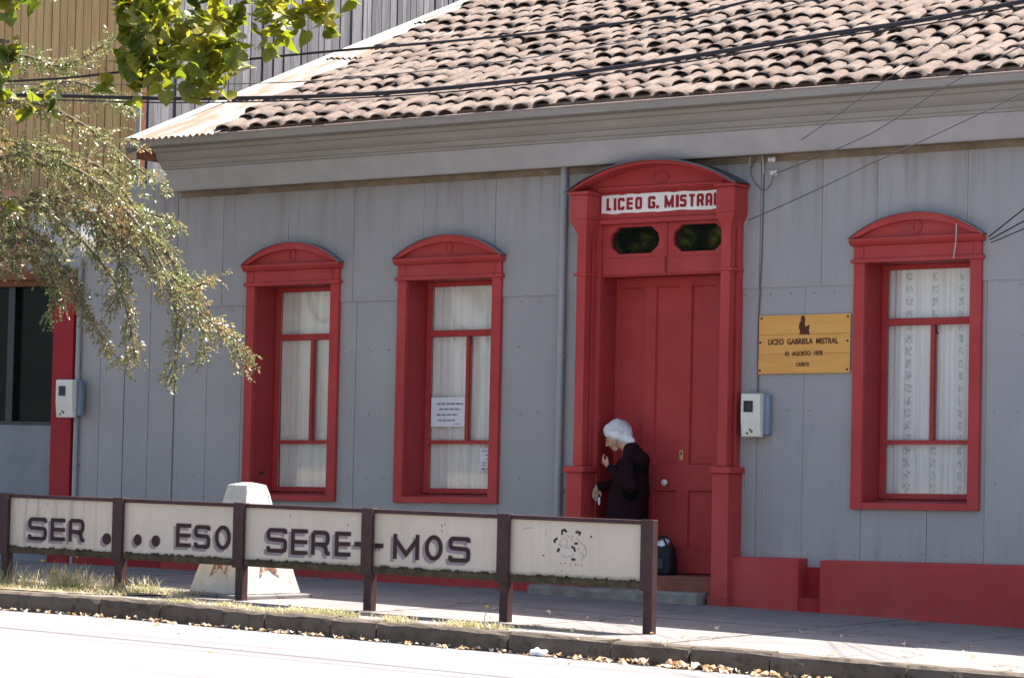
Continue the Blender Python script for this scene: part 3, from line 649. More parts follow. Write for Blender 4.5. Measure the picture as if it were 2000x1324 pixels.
# door leaf with three columns of recessed panels
leaf = empty('door_leaf', (DC, .28, .22), parent=D)
LX0, LX1, LZ0, LZ1 = X_(-.638), X_(.638), .205, 2.833
cols = [(X_(-.585), X_(-.345)), (X_(-.225), X_(.015)), (X_(.135), X_(.375))]
rows = [(.40, .935), (1.165, 2.755)]
ph_ = [(c0, c1, r0, r1) for c0, c1 in cols for r0, r1 in rows]
m = MB(True)
xs_ = sorted({LX0, LX1, *[c for q in cols for c in q]}); zs_ = sorted({LZ0, LZ1, *[r for q in rows for r in q]})
for (x0, x1, z0, z1) in rect_minus((LX0, LX1, LZ0, LZ1), ph_): m.box(x0, x1, .26, .30, z0, z1)
lf_ = m.build('leaf_board', M['red'], D)
for (c0, c1, r0, r1) in ph_:
    m = MB(True); m.add([(c0, .262, r0), (c1, .262, r0), (c1, .262, r1), (c0, .262, r1), (c0+.012, .283, r0+.012), (c1-.012, .283, r0+.012), (c1-.012, .283, r1-.012), (c0+.012, .283, r1-.012)], [(0, 1, 5, 4), (1, 2, 6, 5), (2, 3, 7, 6), (3, 0, 4, 7), (4, 5, 6, 7)])
    m.build('door_panel', M['red'], D)
bpy.data.objects.remove(leaf)
kp = at(1303, 942, .26); m = MB(); m.lathe((kp.x, .26, kp.z), [(.010, 0), (.012, -.03), (.026, -.036), (.031, -.05), (.026, -.064), (.010, -.069)], 16, 'y'); m.build('door_knob', M['ceramic'], D)
kp = at(1331, 888, .258); m = MB(); m.prism([(kp.x-.016, kp.z-.045), (kp.x+.016, kp.z-.045), (kp.x+.02, kp.z+.03), (kp.x, kp.z+.045), (kp.x-.02, kp.z+.03)], 'y', .252, .2595)
m.build('keyhole_plate', M['brass'], D, .002)
m = MB(); m.prism([(kp.x-.009, kp.z-.002), (kp.x+.009, kp.z-.002), (kp.x+.007, kp.z+.030), (kp.x-.007, kp.z+.030)], 'y', .250, .2515); m.build('keyhole', M['black'], D)
m = MB(True); m.box(X_(-.654), X_(.654), -.20, .34, -.2, .195); m.build('threshold', M['step'], D, .012)
m = MB(); vs = []
xs2 = [-1.02+1.70*i/14 for i in range(15)]; rs_ = random.Random(5); pr = [(-.16, -.2), (-.16, .075), (-.38, .068), (-.405, .05), (-.41, -.2)]
for x in xs2:
    for y, z in pr: vs.append((x, y+rs_.uniform(-.012, .012), (z if z > 0 else z)+rs_.uniform(-.008, .008)))
m.add(vs, [(i*5+k, i*5+k+1, i*5+6+k, i*5+5+k) for i in range(14) for k in range(4)]+[(0, 1, 2, 3, 4), (74, 73, 72, 71, 70)]); m.build('stone_step', M['stone'], D)

# ------------------------------------------------------------------ stroke lettering
def stroke_poly(pts, wd, closed=False):
    pts = [Vector((p[0], p[1])) for p in pts]; n = len(pts); Lf, Rt = [], []
    for i in range(n):
        if closed: d0 = (pts[i]-pts[i-1]).normalized(); d1 = (pts[(i+1) % n]-pts[i]).normalized()
        else:
            d0 = (pts[i]-pts[max(i-1, 0)]).normalized() if i > 0 else (pts[1]-pts[0]).normalized()
            d1 = (pts[min(i+1, n-1)]-pts[i]).normalized() if i < n-1 else d0
        n0 = Vector((-d0.y, d0.x)); n1 = Vector((-d1.y, d1.x)); mt = (n0+n1)
        mt = mt.normalized() if mt.length > 1e-6 else n0; k = wd/2/max(.45, mt.dot(n0))
        Lf.append(pts[i]+mt*k); Rt.append(pts[i]-mt*k)
    return Lf, Rt
def rc(pts, r):                                # round the corners of a polyline
    out = [pts[0]]
    for i in range(1, len(pts)-1):
        p, a, b_ = Vector(pts[i]), Vector(pts[i-1]), Vector(pts[i+1]); da, db = (a-p), (b_-p)
        k = min(r, da.length*.49, db.length*.49); s, e = p+da.normalized()*k, p+db.normalized()*k
        for t in (0, .33, .67, 1): out.append(tuple(s*(1-t)**2+p*2*t*(1-t)+e*t*t))
    out.append(pts[-1]); return out
def glyph(ch, wd):                             # centre lines in a unit box, inset by half a stroke
    a, e = wd/2, 1-wd/2; h = .5
    r = .14
    G = {'S': [rc([(e, .78), (e, e), (a, e), (a, .55), (e, .55) if 0 else (e, .52), (e, a), (a, a), (a, .25)], r)],
         'E': [[(1, e), (a, e), (a, a), (1, a)], [(a, h), (.98, h)]],
         'R': [[(a, 0), (a, e)], rc([(a, e), (e-.03, e), (e-.03, .44), (a, .44)], .2), rc([(.42, .44), (e-.14, .36), (e-.10, a), (1, a)], .12)],
         'M': [[(a, 0), (a, 1)], [(e, 0), (e, 1)], [(a, .80), (.5, .20), (e, .80)]],
         'L': [[(a, 1), (a, a), (1, a)]], 'I': [[(.5, 0), (.5, 1)]], 'C': [rc([(e, .70), (e, e), (a, e), (a, a), (e, a), (e, .30)], .10)],
         'G': [rc([(e, .72), (e, e), (a, e), (a, a), (e, a), (e, .46), (.52, .46)], .10)], 'T': [[(0, e), (1, e)], [(.5, e), (.5, 0)]],
         'A': [rc([(a, 0), (a, e), (e, e), (e, 0)], .22), [(a, .36), (e, .36)]], '-': [[(0, .5), (1, .5)]], 'B': [rc([(a, a), (a, e), (e, e), (e, .52), (a, .52)], .12), rc([(a, .5), (e, .5), (e, a), (a, a)], .12)]}
    if ch == 'O2': return [rc([(h, a), (a, a), (a, e), (e, e), (e, a), (h, a)], .16)], False
    if ch == 'O': return [[(.5+(.5-wd/2)*math.sin(2*math.pi*i/28), .5+(.5-wd/2*.9)*math.cos(2*math.pi*i/28)) for i in range(28)]], True
    return G[ch], False
def letter(m, ch, x0, x1, z0, z1, yf, yb, wd_m, slope=0):
    W_, H_ = x1-x0, z1-z0
    if ch == '.':
        pts = [((x0+x1)/2+W_/2*math.cos(2*math.pi*i/20), (z0+z1)/2+H_/2*math.sin(2*math.pi*i/20)) for i in range(20)]
        m.prism(pts, 'y', yf, yb); return
    if ch == '-': m.box(x0, x1, yf, yb, z0, z1); return
    wd = wd_m/H_
    sts, closed = glyph(ch, wd)
    ax = W_
    for k, stt in enumerate(sts):
        # work in metres so that strokes keep an even width
        sx = wd_m/H_/2
        P_ = []
        for (u, v) in stt:
            uu = (u-wd/2)/(1-wd)                                 # 0..1 between the inset centre lines
            xx = (x0+wd_m/2+(W_-wd_m)*uu); P_.append((max(x0, min(x1, xx)) if ch in 'ET' else xx, z0+H_*v+slope*(xx-(x0+x1)/2)))
        Lf, Rt = stroke_poly(P_, wd_m, closed); n = len(P_); dy = -.0004*k
        vs = [(p.x, yf+dy, p.y) for p in Lf]+[(p.x, yf+dy, p.y) for p in Rt]+[(p.x, yb, p.y) for p in Lf]+[(p.x, yb, p.y) for p in Rt]
        rng_ = range(n) if closed else range(n-1); fs = []
        for i in rng_:
            j = (i+1) % n; fs += [(i, j, n+j, n+i), (i, 2*n+i, 2*n+j, j), (n+i, n+j, 3*n+j, 3*n+i)]
        if not closed: fs += [(0, n, 3*n, 2*n), (n-1, 3*n-1, 4*n-1, 2*n-1)]
        m.add(vs, fs)

# name board over the door
S0, S1 = at(1176, 401, -.04), at(1398, 391, -.04)
sg = empty('name_board', ((S0.x+S1.x)/2, -.04, 3.36), 'white LICEO G. MISTRAL name board with red letters above the door', 'sign')
z0s, z1s = 3.395, 3.560
m = MB(True); pts = []; rr = random.Random(2); xe = X_(.630); xa = S0.x
for i in range(25): pts.append((xa+(xe-xa)*i/24, z0s+rr.uniform(-.006, .006)))
for i in range(25): pts.append((xe-(xe-xa)*i/24, z1s+rr.uniform(-.006, .006)))
m.prism(pts, 'y', -.048, -.036); m.build('board', M['white'], sg)
pxs = [('L', 1185, 1195), ('I', 1199, 1204), ('C', 1207, 1220), ('E', 1224, 1237), ('O2', 1241, 1254), ('G', 1266, 1280), ('.', 1282, 1287), ('M', 1298, 1316), ('I', 1320, 1326), ('S', 1328, 1341), ('T', 1345, 1358), ('R', 1361, 1375), ('A', 1378, 1391), ('L', 1394, 1405)]
for ch, a, b_ in pxs:
    xa, xb = at(a, 395, -.05).x, at(b_, 395, -.05).x; m = MB(True)
    if ch == '.': m.box(xa, xb, -.054, -.0485, z0s+.028, z0s+.054)
    elif ch == 'I': m.box(xa, xb, -.054, -.0485, z0s+.028, z1s-.028)
    else: letter(m, ch, xa, xb, z0s+.028, z1s-.028, -.054, -.0485, .0235)
    m.build('letter', M['burn'] if False else M['red_old'], sg)

# wooden plaque
def text_mesh(txt, size, x, z, y, mat, name, parent, spacing=1.0, sx=1.0):
    cu = bpy.data.curves.new(name, 'FONT'); cu.body = txt; cu.size = size; cu.align_x = 'CENTER'; cu.align_y = 'CENTER'; cu.space_character = spacing; cu.offset = size*.025; cu.extrude = .0015
    o = bpy.data.objects.new('tmp', cu); C.objects.link(o); dg = bpy.context.evaluated_depsgraph_get()
    me = bpy.data.meshes.new_from_object(o.evaluated_get(dg)); bpy.data.objects.remove(o); bpy.data.curves.remove(cu)
    me.name = name; off = wpos(parent)
    for v in me.vertices: v.co = Vector((x+v.co.x*sx, y-v.co.z, z+v.co.y+K*v.co.x))-off
    me.materials.clear(); me.materials.append(mat); q = bpy.data.objects.new(name, me); C.objects.link(q); q.parent = parent; return q
A0, A1 = at(1482, 674, -.03), at(1661, 672, -.03); pz0, pz1 = 1.945, 2.448
pcx = (A0.x+A1.x)/2
pl = empty('wooden_plaque', (pcx, -.02, 1.96), 'varnished yellow wooden plaque with burnt lettering between door and window', 'plaque')
for i in range(3):
    m = MB(True); h = (pz1-pz0)/3; m.box(A0.x, A1.x, -.034, -.0125, pz0+i*h+.0005, pz0+(i+1)*h-.0005); m.build('plank', M['plaque'], pl, .003)
pzc = lambda f: pz1-(pz1-pz0)*f+sh(pcx)
text_mesh('LICEO  GABRIELA  MISTRAL', .068, pcx-.01, pzc(.46), -.036, M['burn'], 'lettering', pl, 1.0, .80)
text_mesh('01  AGOSTO  1978', .054, pcx, pzc(.665), -.036, M['burn'], 'lettering', pl, 1.0, .80)
text_mesh('CAÑETE', .042, pcx-.01, pzc(.85), -.036, M['burn'], 'lettering', pl, 1.0, .80)
em = [(-.045, -.075), (.055, -.075), (.045, -.045), (.05, .010), (.03, .0), (.012, -.012), (.004, .02), (.008, .06), (-.002, .085), (-.024, .085), (-.032, .065), (-.028, .045), (-.046, .02), (-.05, -.02), (-.035, -.05)]
m = MB(); m.prism([(pcx+x, pzc(.19)+z) for x, z in em], 'y', -.0375, -.0345); m.build('emblem', M['burn'], pl)
for u, v in ((.03, .05), (.97, .05), (.02, .46), (.97, .46), (.02, .94), (.97, .94)):
    xx = A0.x+(A1.x-A0.x)*u; m = MB(True); m.lathe((xx, -.0345, pz1-(pz1-pz0)*v), [(.010, 0), (.010, -.003), (.004, -.006)], 10, 'y'); m.build('screw', M['burn'], pl)

# ------------------------------------------------------------------ meter boxes, pipe, insulators
def meter(px0, px1, py0, py1, y, label, blue=True):
    a, b_ = at(px0, (py0+py1)/2, y), at(px1, (py0+py1)/2, y); zt, zb = at((px0+px1)/2, py0, y).z, at((px0+px1)/2, py1, y).z
    x0, x1 = a.x, b_.x; T = empty('meter_box', ((x0+x1)/2, y+.1, zb), label, 'meter box', 'electric meter boxes')
    m = MB(); m.box(x0+.0, x1+.055 if blue else x1+.02, y+.075, y+.135, zb+.02, zt-.005); m.build('back_plate', M['boxblue'], T, .008)
    m = MB(); h = zt-zb; m.prism([(y+.074, zb), (y+.02, zb), (y-.0, zb+h*.38), (y-.0, zt-.012), (y+.012, zt), (y+.074, zt)], 'x', x0, x1+.01); m.build('cover', M['box'], T, .012)
    xc = x0+(x1-x0)*.42; m = MB(); m.box(xc-.045, xc+.045, y-.006, y-.0005, zt-h*.43, zt-h*.17); m.build('window', M['black'], T, .003)
    m = MB(); m.box(xc-.005, xc+.035, y-.0085, y-.0065, zt-h*.38, zt-h*.24); m.build('dial', M['pocket'], T)
    for dx, dz in ((.06, .14), (.03, .06), (.075, .10)):
        yy = y+.02*(1-dz/.38)-.002; m = MB(); m.lathe((x0+.03+dx, yy, zb+h*dz+.01), [(.012, 0), (.010, -.003)], 8, 'y'); m.build('rust_spot', M['rust'], T)
meter(1446, 1482, 768, 853, -.15, 'cream electric meter box on the grey wall right of the red door')
meter(108, 139, 741, 815, -.20, 'cream electric meter box on the red pillar at far left')
xp = -.945
dp = empty('downpipe', (xp, -.06, gz(xp)), 'grey round drainpipe running down the wall left of the red door', 'drainpipe')
m = MB(); m.tube([(xp, -.055, gz(xp)+.35), (xp, -.055, 2), (xp, -.055, 3.835)], .034, 14); m.build('pipe', M['pipe'], dp)
for z in (.9, 2.1, 3.3):
    m = MB(); m.tube([(xp, -.055, z), (xp, -.055, z+.03)], .039, 14); m.box(xp-.05, xp+.05, -.02, -.008, z, z+.03); m.build('pipe_clip', M['pipe'], dp)
xp = -6.70
dp = empty('downpipe', (xp, -.06, gz(xp)), 'thin pale conduit pipe beside the red pillar at far left', 'drainpipe')
m = MB(); m.tube([(xp, -.04, gz(xp)), (xp, -.04, 1.5), (xp, -.04, 3.1)], .026, 12); m.build('pipe', M['pipe'], dp)
for z in (1.0, 1.66):
    m = MB(); m.box(xp-.05, xp+.05, -.012, -.002, z, z+.03); m.build('pipe_clip', M['black'], dp)
for i, (q, lab) in enumerate((((1505, 312), 'upper porcelain wire insulator under the eave right of the door'), ((1509, 338), 'lower porcelain wire insulator under the eave right of the door'))):
    p = at(q[0], q[1], -.10)
    T = empty('insulator', p, lab, 'insulator', 'porcelain insulators')
    m = MB(); m.lathe((p.x, p.y, p.z), [(.012, -.02), (.022, -.015), (.022, .0), (.014, .006), (.014, .014), (.026, .02), (.026, .04), (.012, .046)], 12, 'x'); m.build('porcelain_body', M['ceramic'], T)
    m = MB(); m.tube([(p.x-.05, -.005, p.z+.01), (p.x-.02, -.08, p.z), (p.x+.01, -.1, p.z)], .006, 6); m.build('iron_pin', M['black'], T)
def wire(name, pts, r, mat, label, cat='cable', sag=0, group=None, n=24):
    out = []
    for i in range(len(pts)-1):
        a, b_ = Vector(pts[i]), Vector(pts[i+1])
        for k in range(n):
            t = k/n; p = a.lerp(b_, t); p.z -= sag*4*t*(1-t); out.append(p)
    out.append(Vector(pts[-1])); m = MB(); m.tube(out, r, 6)
    mid = out[len(out)//2]
    return m.build(name, mat, None, label=label, cat=cat, group=group, origin=mid)
def smooth_pts(P_, n=6):                       # Catmull-Rom through measured points
    P_ = [Vector(p) for p in P_]; out = []
    for i in range(len(P_)-1):
        p0, p1, p2, p3 = P_[max(i-1, 0)], P_[i], P_[i+1], P_[min(i+2, len(P_)-1)]
        for k in range(n):
            t = k/n; out.append(.5*((2*p1)+(-p0+p2)*t+(2*p0-5*p1+4*p2-p3)*t*t+(-p0+3*p1-3*p2+p3)*t**3))
    out.append(P_[-1]); return out
CBY = -4.0
ca = [at(x, y, CBY) for x, y in ((0, 186), (350, 193), (700, 185), (1000, 159), (1300, 118), (1600, 70), (2000, 3))]
ca = [Vector((-16, CBY, 5.1)), Vector((-9, CBY, 4.42))]+ca+[Vector((9, CBY, 4.82)), Vector((16, CBY, 6.2))]
wire('overhead_cable', smooth_pts(ca), .017, M['wire'], 'thick black overhead cable crossing the lower roof tiles', group='overhead cables', n=1)
ca2 = [p+Vector((0, .03, -.028+.006*math.sin(i*2))) for i, p in enumerate(ca)]
wire('overhead_cable', smooth_pts(ca2), .006, M['wire'], 'thin dark cable twisted just under the thick black cable', group='overhead cables', n=1)
cb = [at(x, y, CBY-.1) for x, y in ((0, 160), (250, 140), (600, 105), (1000, 70), (1300, 34), (1450, 6))]
cb = [Vector((-16, CBY, 4.9)), Vector((-9, CBY, 4.42))]+cb+[Vector((9, CBY, 5.4)), Vector((16, CBY, 6.6))]
wire('overhead_cable', smooth_pts(cb), .0105, M['wire'], 'thinner black overhead cable crossing the upper roof tiles', group='overhead cables', n=1)
cc = [at(x, y, CBY) for x, y in ((0, 166), (300, 166), (620, 158), (1000, 118), (1300, 66), (1500, 22))]
cc = [Vector((-16, CBY, 4.8)), Vector((-9, CBY, 4.4))]+cc+[Vector((9, CBY, 5.3)), Vector((16, CBY, 6.5))]
wire('overhead_cable', smooth_pts(cc), .0045, M['gwire'], 'very thin grey cable strung between the two black overhead cables', group='overhead cables', n=1)
wire('service_wire', [at(1512, 340, -.12), at(1700, 262, -1.2), at(1830, 178, -2.6), Vector((8.5, -4, 5.6))], .0045, M['gwire'], 'thin service wire rising from the lower porcelain insulator', group='thin service wires', sag=.01)
wire('service_wire', [at(1463, 430, -.06), at(1700, 320, -1.4), at(1990, 185, -3.0), Vector((9.5, -4, 5.0))], .0045, M['gwire'], 'thin service wire rising from the right side of the door capital', group='thin service wires', sag=.01)
wire('service_wire', [at(1562, 276, -.21), at(1690, 185, -1.6), Vector((7.5, -4, 5.9))], .0035, M['gwire'], 'thin wire rising steeply in front of the fascia right of the door', group='thin service wires', sag=.005)
wire('window_wire', [at(1932, 462, -.12), at(2000, 408, -.8), Vector((6.5, -4, 4.8))], .0055, M['wire'], 'upper black wire leaving the right tip of the right window pediment', group='wires at the right window')
wire('window_wire', [at(1934, 468, -.12), at(2000, 432, -.8), Vector((6.9, -4, 4.5))], .0055, M['wire'], 'lower black wire leaving the right tip of the right window pediment', group='wires at the right window')
wire('window_wire', [at(1936, 474, -.12), at(2000, 447, -.8), Vector((7.2, -4, 4.3))], .0045, M['wire'], 'lowest thin wire leaving the right tip of the right window pediment', group='wires at the right window')
wire('wall_cable', smooth_pts([at(1466, 330, -.03), at(1478, 304, -.06), at(1490, 304, -.03), at(1492, 345, -.02), at(1488, 500, -.02), at(1481, 640, -.02), at(1480, 765, -.02)], 8), .006, M['gwire'], 'grey cable running down the wall to the meter box', n=1)
wire('wall_cable', smooth_pts([at(1466, 325, -.03), at(1470, 350, -.04), at(1490, 372, -.05), at(1505, 360, -.06), at(1511, 342, -.1)], 8), .0045, M['gwire'], 'looped grey wire hanging below the porcelain insulators', n=1)
wire('wall_cable', smooth_pts([at(1463, 320, -.03), at(1468, 302, -.05), at(1480, 297, -.06), at(1489, 306, -.05), at(1492, 340, -.04)], 8), .006, M['whitewire'], 'pale looped cable beside the porcelain insulators', n=1)
wire('wall_cable', smooth_pts([at(1868, 437, -.13), at(1867, 470, -.13), at(1862, 505, -.08)], 8), .005, M['whitewire'], 'short pale wire hanging over the right window pediment', n=1)

# ------------------------------------------------------------------ neighbour on the left
NB_ = empty('neighbour_house', (-8, 0, gz(-8)), 'wooden neighbour house with honey boards above a dark shop window', 'house')
m = MB(); m.box(-11, -7.03, .0, .25, -.1, 1.41); m.build('lower_wall', M['ngrey'], NB_)
m = MB(); m.box(-11, -7.03, .10, .13, 1.41, 2.84); m.build('shop_window', M['shopglass'], NB_)
for xm in (-7.70, -8.6, -9.5):
    m = MB(); m.box(xm-.045, xm+.045, .04, .099, 1.45, 2.84); m.build('window_post', M['black'], NB_)
m = MB(); m.box(-11, -7.03, .02, .099, 1.411, 1.449); m.build('window_sill', M['black'], NB_)
m = MB(); m.box(-7.028, -6.755, -.06, .25, -.1, 2.9); m.build('red_pillar', M['red_old'], NB_, .006)
m = MB(); m.box(-11, -6.76, -.10, .25, 2.901, 3.0); m.build('brown_beam', M['brown'], NB_, .006)
m = MB(); m.box(-11, -7.035, -.02, .25, 2.841, 2.9); m.build('window_head', M['brown'], NB_)
m = MB(); m.box(-11, -7.47, .02, .25, 3.001, 3.85); m.build('salmon_wall', M['salmon'], NB_)
m = MB(); m.box(-7.469, -6.76, .02, .25, 3.001, 3.70); m.build('pale_wall', M['nwhite'], NB_)
m = MB(); m.box(-11, -6.78, .93, 1.0, 3.0, 9.0); m.build('wall_backing', M['brown'], NB_)
m = MB(); m.box(-6.90, -6.84, 1.0, 13, 3.0, 9.0); m.build('wall_backing', M['gwood'], NB_)
x = -10.4; i = 0
while x < -6.83:
    wd = .112+random.uniform(-.006, .006); m = MB(); d = random.uniform(0, .008); m.box(x, min(x+wd-.012, -6.79), .905-d, .93, 3.55, 9.0); m.build('board', M['ywood'], NB_); x += wd
y = .90; i = 0
while y < 11.5:
    wd = random.choice((.085, .10, .12, .14)); m = MB(); d = random.uniform(0, .02); m.box(-6.838, -6.815+d, y, y+wd-.010, 3.0, 9.0); m.build('board', M['gwood'], NB_); y += wd
m = MB(); m.tube([(-6.76, .86, 3.2), (-6.76, .86, 9)], .03, 10); m.build('rainwater_pipe', M['flash'], NB_)
m = MB(); m.box(-11, -6.9, 1.0, 13, 8.9, 9.0); m.build('top', M['soffit'], NB_)
# grey boarded side gate wall between the houses
GW = empty('side_wall', (-6.1, 0, gz(-6.1)), 'narrow grey boarded wall between the house and the red pillar', 'wall')
ed = [-6.745, -6.42, -6.10, -5.78, -5.457]
for i, (a, b_) in enumerate(zip(ed[:-1], ed[1:])):
    top_ = 3.3 if i < 2 else 3.93
    m = MB(True); m.box(a+.004, b_-.004, -.012-.004*(i % 2), .03, .02, top_); m.build('board', M['wall'], GW, .002)
m = MB(True); m.box(-6.745, -5.46, .031, .06, 0, 3.3); m.build('backing', M['dark'], GW)
m = MB(True); m.box(-6.745, -5.46, -.06, -.018, -.1, .20); m.build('plinth', M['red_old'], GW)

# ------------------------------------------------------------------ lettered fence along the kerb
FY = -3.6
fence = empty('lettered_fence', (-1.15, FY, gz(-1.15)), 'low maroon fence with cream panels lettered SER ... ESO SERE-MOS', 'fence')
posts = [-4.275, -3.005, -1.735, -.468, .790, 2.035]; bases = [-.02, .01, .005, -.03, -.05, -.075]
def ftop(x): return .785-.0042*(x+1.15)
def sbox(m, x0, x1, y0, y1, z0, z1, f):        # box whose height follows the fence line
    m.box(x0, x1, y0, y1, z0, z1); k = len(m.v)-8
    for i in range(k, k+8): v = m.v[i]; m.v[i] = (v[0], v[1], v[2]+f(v[0]))
    return m
fl = lambda x: -.0042*(x+1.15)
for p, bz in zip(posts, bases):
    m = MB(); m.box(p-.052, p+.052, FY-.062, FY-.034, .27+fl(p), .790+fl(p)); m.build('post_cover', M['maroon'], fence, .003)
    m = MB(); m.box(p-.038, p+.038, FY-.033, FY+.04, min(bz, gz(p))-.12, .788+fl(p)); m.build('post', M['maroon'], fence, .005)
for i in range(5):
    x0, x1 = posts[i]+.0385, posts[i+1]-.0385
    m = MB(); sbox(m, x0, x1, FY-.036, FY+.03, .752, .783, fl); m.build('top_rail', M['maroon'], fence, .004)
    m = MB(); sbox(m, x0, x1, FY-.040, FY+.03, .283, .330, fl); m.build('bottom_rail', M['moss'], fence, .006)
    m = MB(); sbox(m, x0, x1, FY-.012, FY+.01, .3305, .7515, fl); pn = m.build('panel', M['cream'], fence)
    # ragged moss along the bottom edge
    m = MB(); rr = random.Random(i); xx = x0+.02
    while xx < x1-.03:
        wd = rr.uniform(.008, .03); h = rr.choice((.004, .007, .010, .018)); zb_ = .330+fl(xx); m.box(xx, xx+wd, FY-.034, FY-.0125, zb_, zb_+h); xx += wd+rr.uniform(0, .02)
    m.build('moss', M['moss'], fence, kind='stuff')
YF = FY-.012
LET = [('S', -4.035, -3.827, .411, .605), ('E', -3.781, -3.62, .415, .604), ('R', -3.58, -3.405, .414, .606), ('.', -3.206, -3.116, .405, .498), ('.', -2.867, -2.785, .409, .501), ('.', -2.675, -2.589, .407, .499), ('E', -2.417, -2.262, .414, .605), ('S', -2.229, -2.065, .409, .599), ('O', -2.012, -1.854, .409, .602), ('S', -1.487, -1.286, .405, .6), ('E', -1.242, -1.078, .398, .6), ('R', -1.042, -.862, .402, .595), ('E', -.812, -.659, .402, .594), ('-', -.624, -.521, .484, .52), ('-', -.428, -.35, .479, .515), ('M', -.253, -.013, .402, .595), ('O', .044, .205, .405, .596), ('S', .262, .459, .399, .593)]
for ch, x0, x1, z0, z1 in LET:
    dx = .012
    m = MB(); letter(m, ch, x0+dx, x1+dx, z0, z1, YF-.008, YF-.0025, .0315); m.build('letter', M['letter'], fence)
    m = MB(); letter(m, ch, x0+dx-.030, x1+dx-.030, z0-.024, z1-.024, YF-.0022, YF-.0006, .0315); m.build('letter_shade', M['lilac'], fence)
# worn drawing on the last panel
def marks(name, items, mat, wd):
    m = MB()
    for pts in items:
        P_ = [at(x, y, YF) for x, y in pts]; Lf, Rt = stroke_poly([(p.x, p.z) for p in P_], wd); n = len(P_)
        m.add([(p.x, YF-.0012, p.y) for p in Lf]+[(p.x, YF-.0012, p.y) for p in Rt], [(i, i+1, n+i+1, n+i) for i in range(n-1)])
    m.build(name, mat, fence, kind='stuff')
marks('drawing', [[(1098, 1044), (1098, 1036), (1103, 1034), (1107, 1039)], [(1124, 1040), (1129, 1038), (1133, 1040), (1131, 1045)], [(1084, 1060), (1083, 1055), (1089, 1050)], [(1089, 1078), (1091, 1072), (1094, 1073)], [(1116, 1066), (1122, 1071), (1123, 1077)], [(1122, 1061), (1129, 1061)], [(1116, 1092), (1124, 1092)], [(1154, 1047), (1156, 1049)], [(1061, 1083), (1062, 1085)]], M['ink'], .018)
marks('drawing_dots', [[(x, y), (x+.5, y+2.5)] for x, y in ((1095, 1098), (1104, 1098), (1114, 1101), (1124, 1101), (1129, 1101), (1136, 1103), (1130, 1070), (1118, 1046), (1097, 1113))], M['ink'], .007)
marks('drawing_lines', [[(1098, 1050), (1093, 1060), (1095, 1068)], [(1107, 1044), (1114, 1050), (1118, 1058)], [(1142, 1068), (1146, 1080), (1141, 1090)], [(1102, 1048), (1108, 1056), (1106, 1066), (1112, 1072)], [(1127, 1048), (1130, 1056), (1140, 1064), (1147, 1074)], [(1090, 1062), (1100, 1066), (1108, 1070)], [(1096, 1082), (1104, 1088), (1114, 1086), (1122, 1082)], [(1133, 1078), (1140, 1084), (1136, 1094)], [(1065, 1038), (1067, 1045)], [(1020, 1033), (1030, 1031), (1041, 1030)]], M['faint'], .006)
marks('scratches', [[(93, 983), (94, 986)], [(566, 1005), (568, 1010)], [(679, 1022), (680, 1027)], [(862, 1023), (864, 1030)], [(868, 1022), (869, 1026)], [(862, 1034), (864, 1040)], [(464, 1016), (465, 1022)]], M['ink'], .005)

# ------------------------------------------------------------------ whitewashed monument behind the fence
mb_ = (-2.07, -3.12); zg = gz(mb_[0])
MO = empty('concrete_monument', (mb_[0], mb_[1], zg), 'whitewashed tapering concrete block with worn red stars behind the fence', 'monument')
def frus(m, c, h0, h1, z0, z1, rot=R(-10)):
    vs = []
    for h, z in ((h0, z0), (h1, z1)):
        for q in range(4):
            a = rot+R(45)+q*R(90); vs.append((c[0]+h*math.sqrt(2)*math.cos(a), c[1]+h*math.sqrt(2)*math.sin(a), z))
    return m.add(vs, [(0, 1, 2, 3), (4, 5, 6, 7)]+[(k, (k+1) % 4, 4+(k+1) % 4, 4+k) for k in range(4)])
B0, B1, H0, H1 = .325, .113, zg+.03, .925
m = MB(); frus(m, mb_, .40, .395, zg-.1, zg+.029); m.build('footing', M['pave'], MO, .01)
m = MB(); frus(m, mb_, B0, B1, H0, H1); mo_ = m.build('body', M['mon'], MO, .008)
bm = bmesh.new(); bm.from_mesh(mo_.data); bmesh.ops.subdivide_edges(bm, edges=[e for e in bm.edges if e.calc_length() > .1], cuts=12, use_grid_fill=True)
rm_ = random.Random(6)
for v in bm.verts: v.co += Vector((rm_.uniform(-.0035, .0035), rm_.uniform(-.0035, .0035), rm_.uniform(-.002, .002)))
bm.to_mesh(mo_.data); bm.free()
m = MB(); frus(m, mb_, B1+.001, .03, H1+.0005, H1+.022); m.build('cap', M['mon'], MO, .006)
for q in (0, 3):                         # stars on the two faces towards the street
    a = R(-10)+R(90)*q; nrm = Vector((math.cos(a), math.sin(a), 0)); tx = Vector((-math.sin(a), math.cos(a), 0))
    ctr = Vector((mb_[0], mb_[1], 0)); tilt = (B0-B1)/(H1-H0); vs = []
    for k in range(10):
        r_ = .185 if k % 2 == 0 else .075; t = R(90)+k*R(36); u, v = r_*math.cos(t), r_*math.sin(t); z = .325+v
        h = B0-tilt*(z-H0)+.004; vs.append(ctr+nrm*h+tx*u+Vector((0, 0, z)))
    h = B0-tilt*(.325-H0)+.012; vs.append(ctr+nrm*h+Vector((0, 0, .325)))
    m = MB(); m.add(vs, [(k, (k+1) % 10, 10) for k in range(10)]); m.build('star', M['star'], MO)

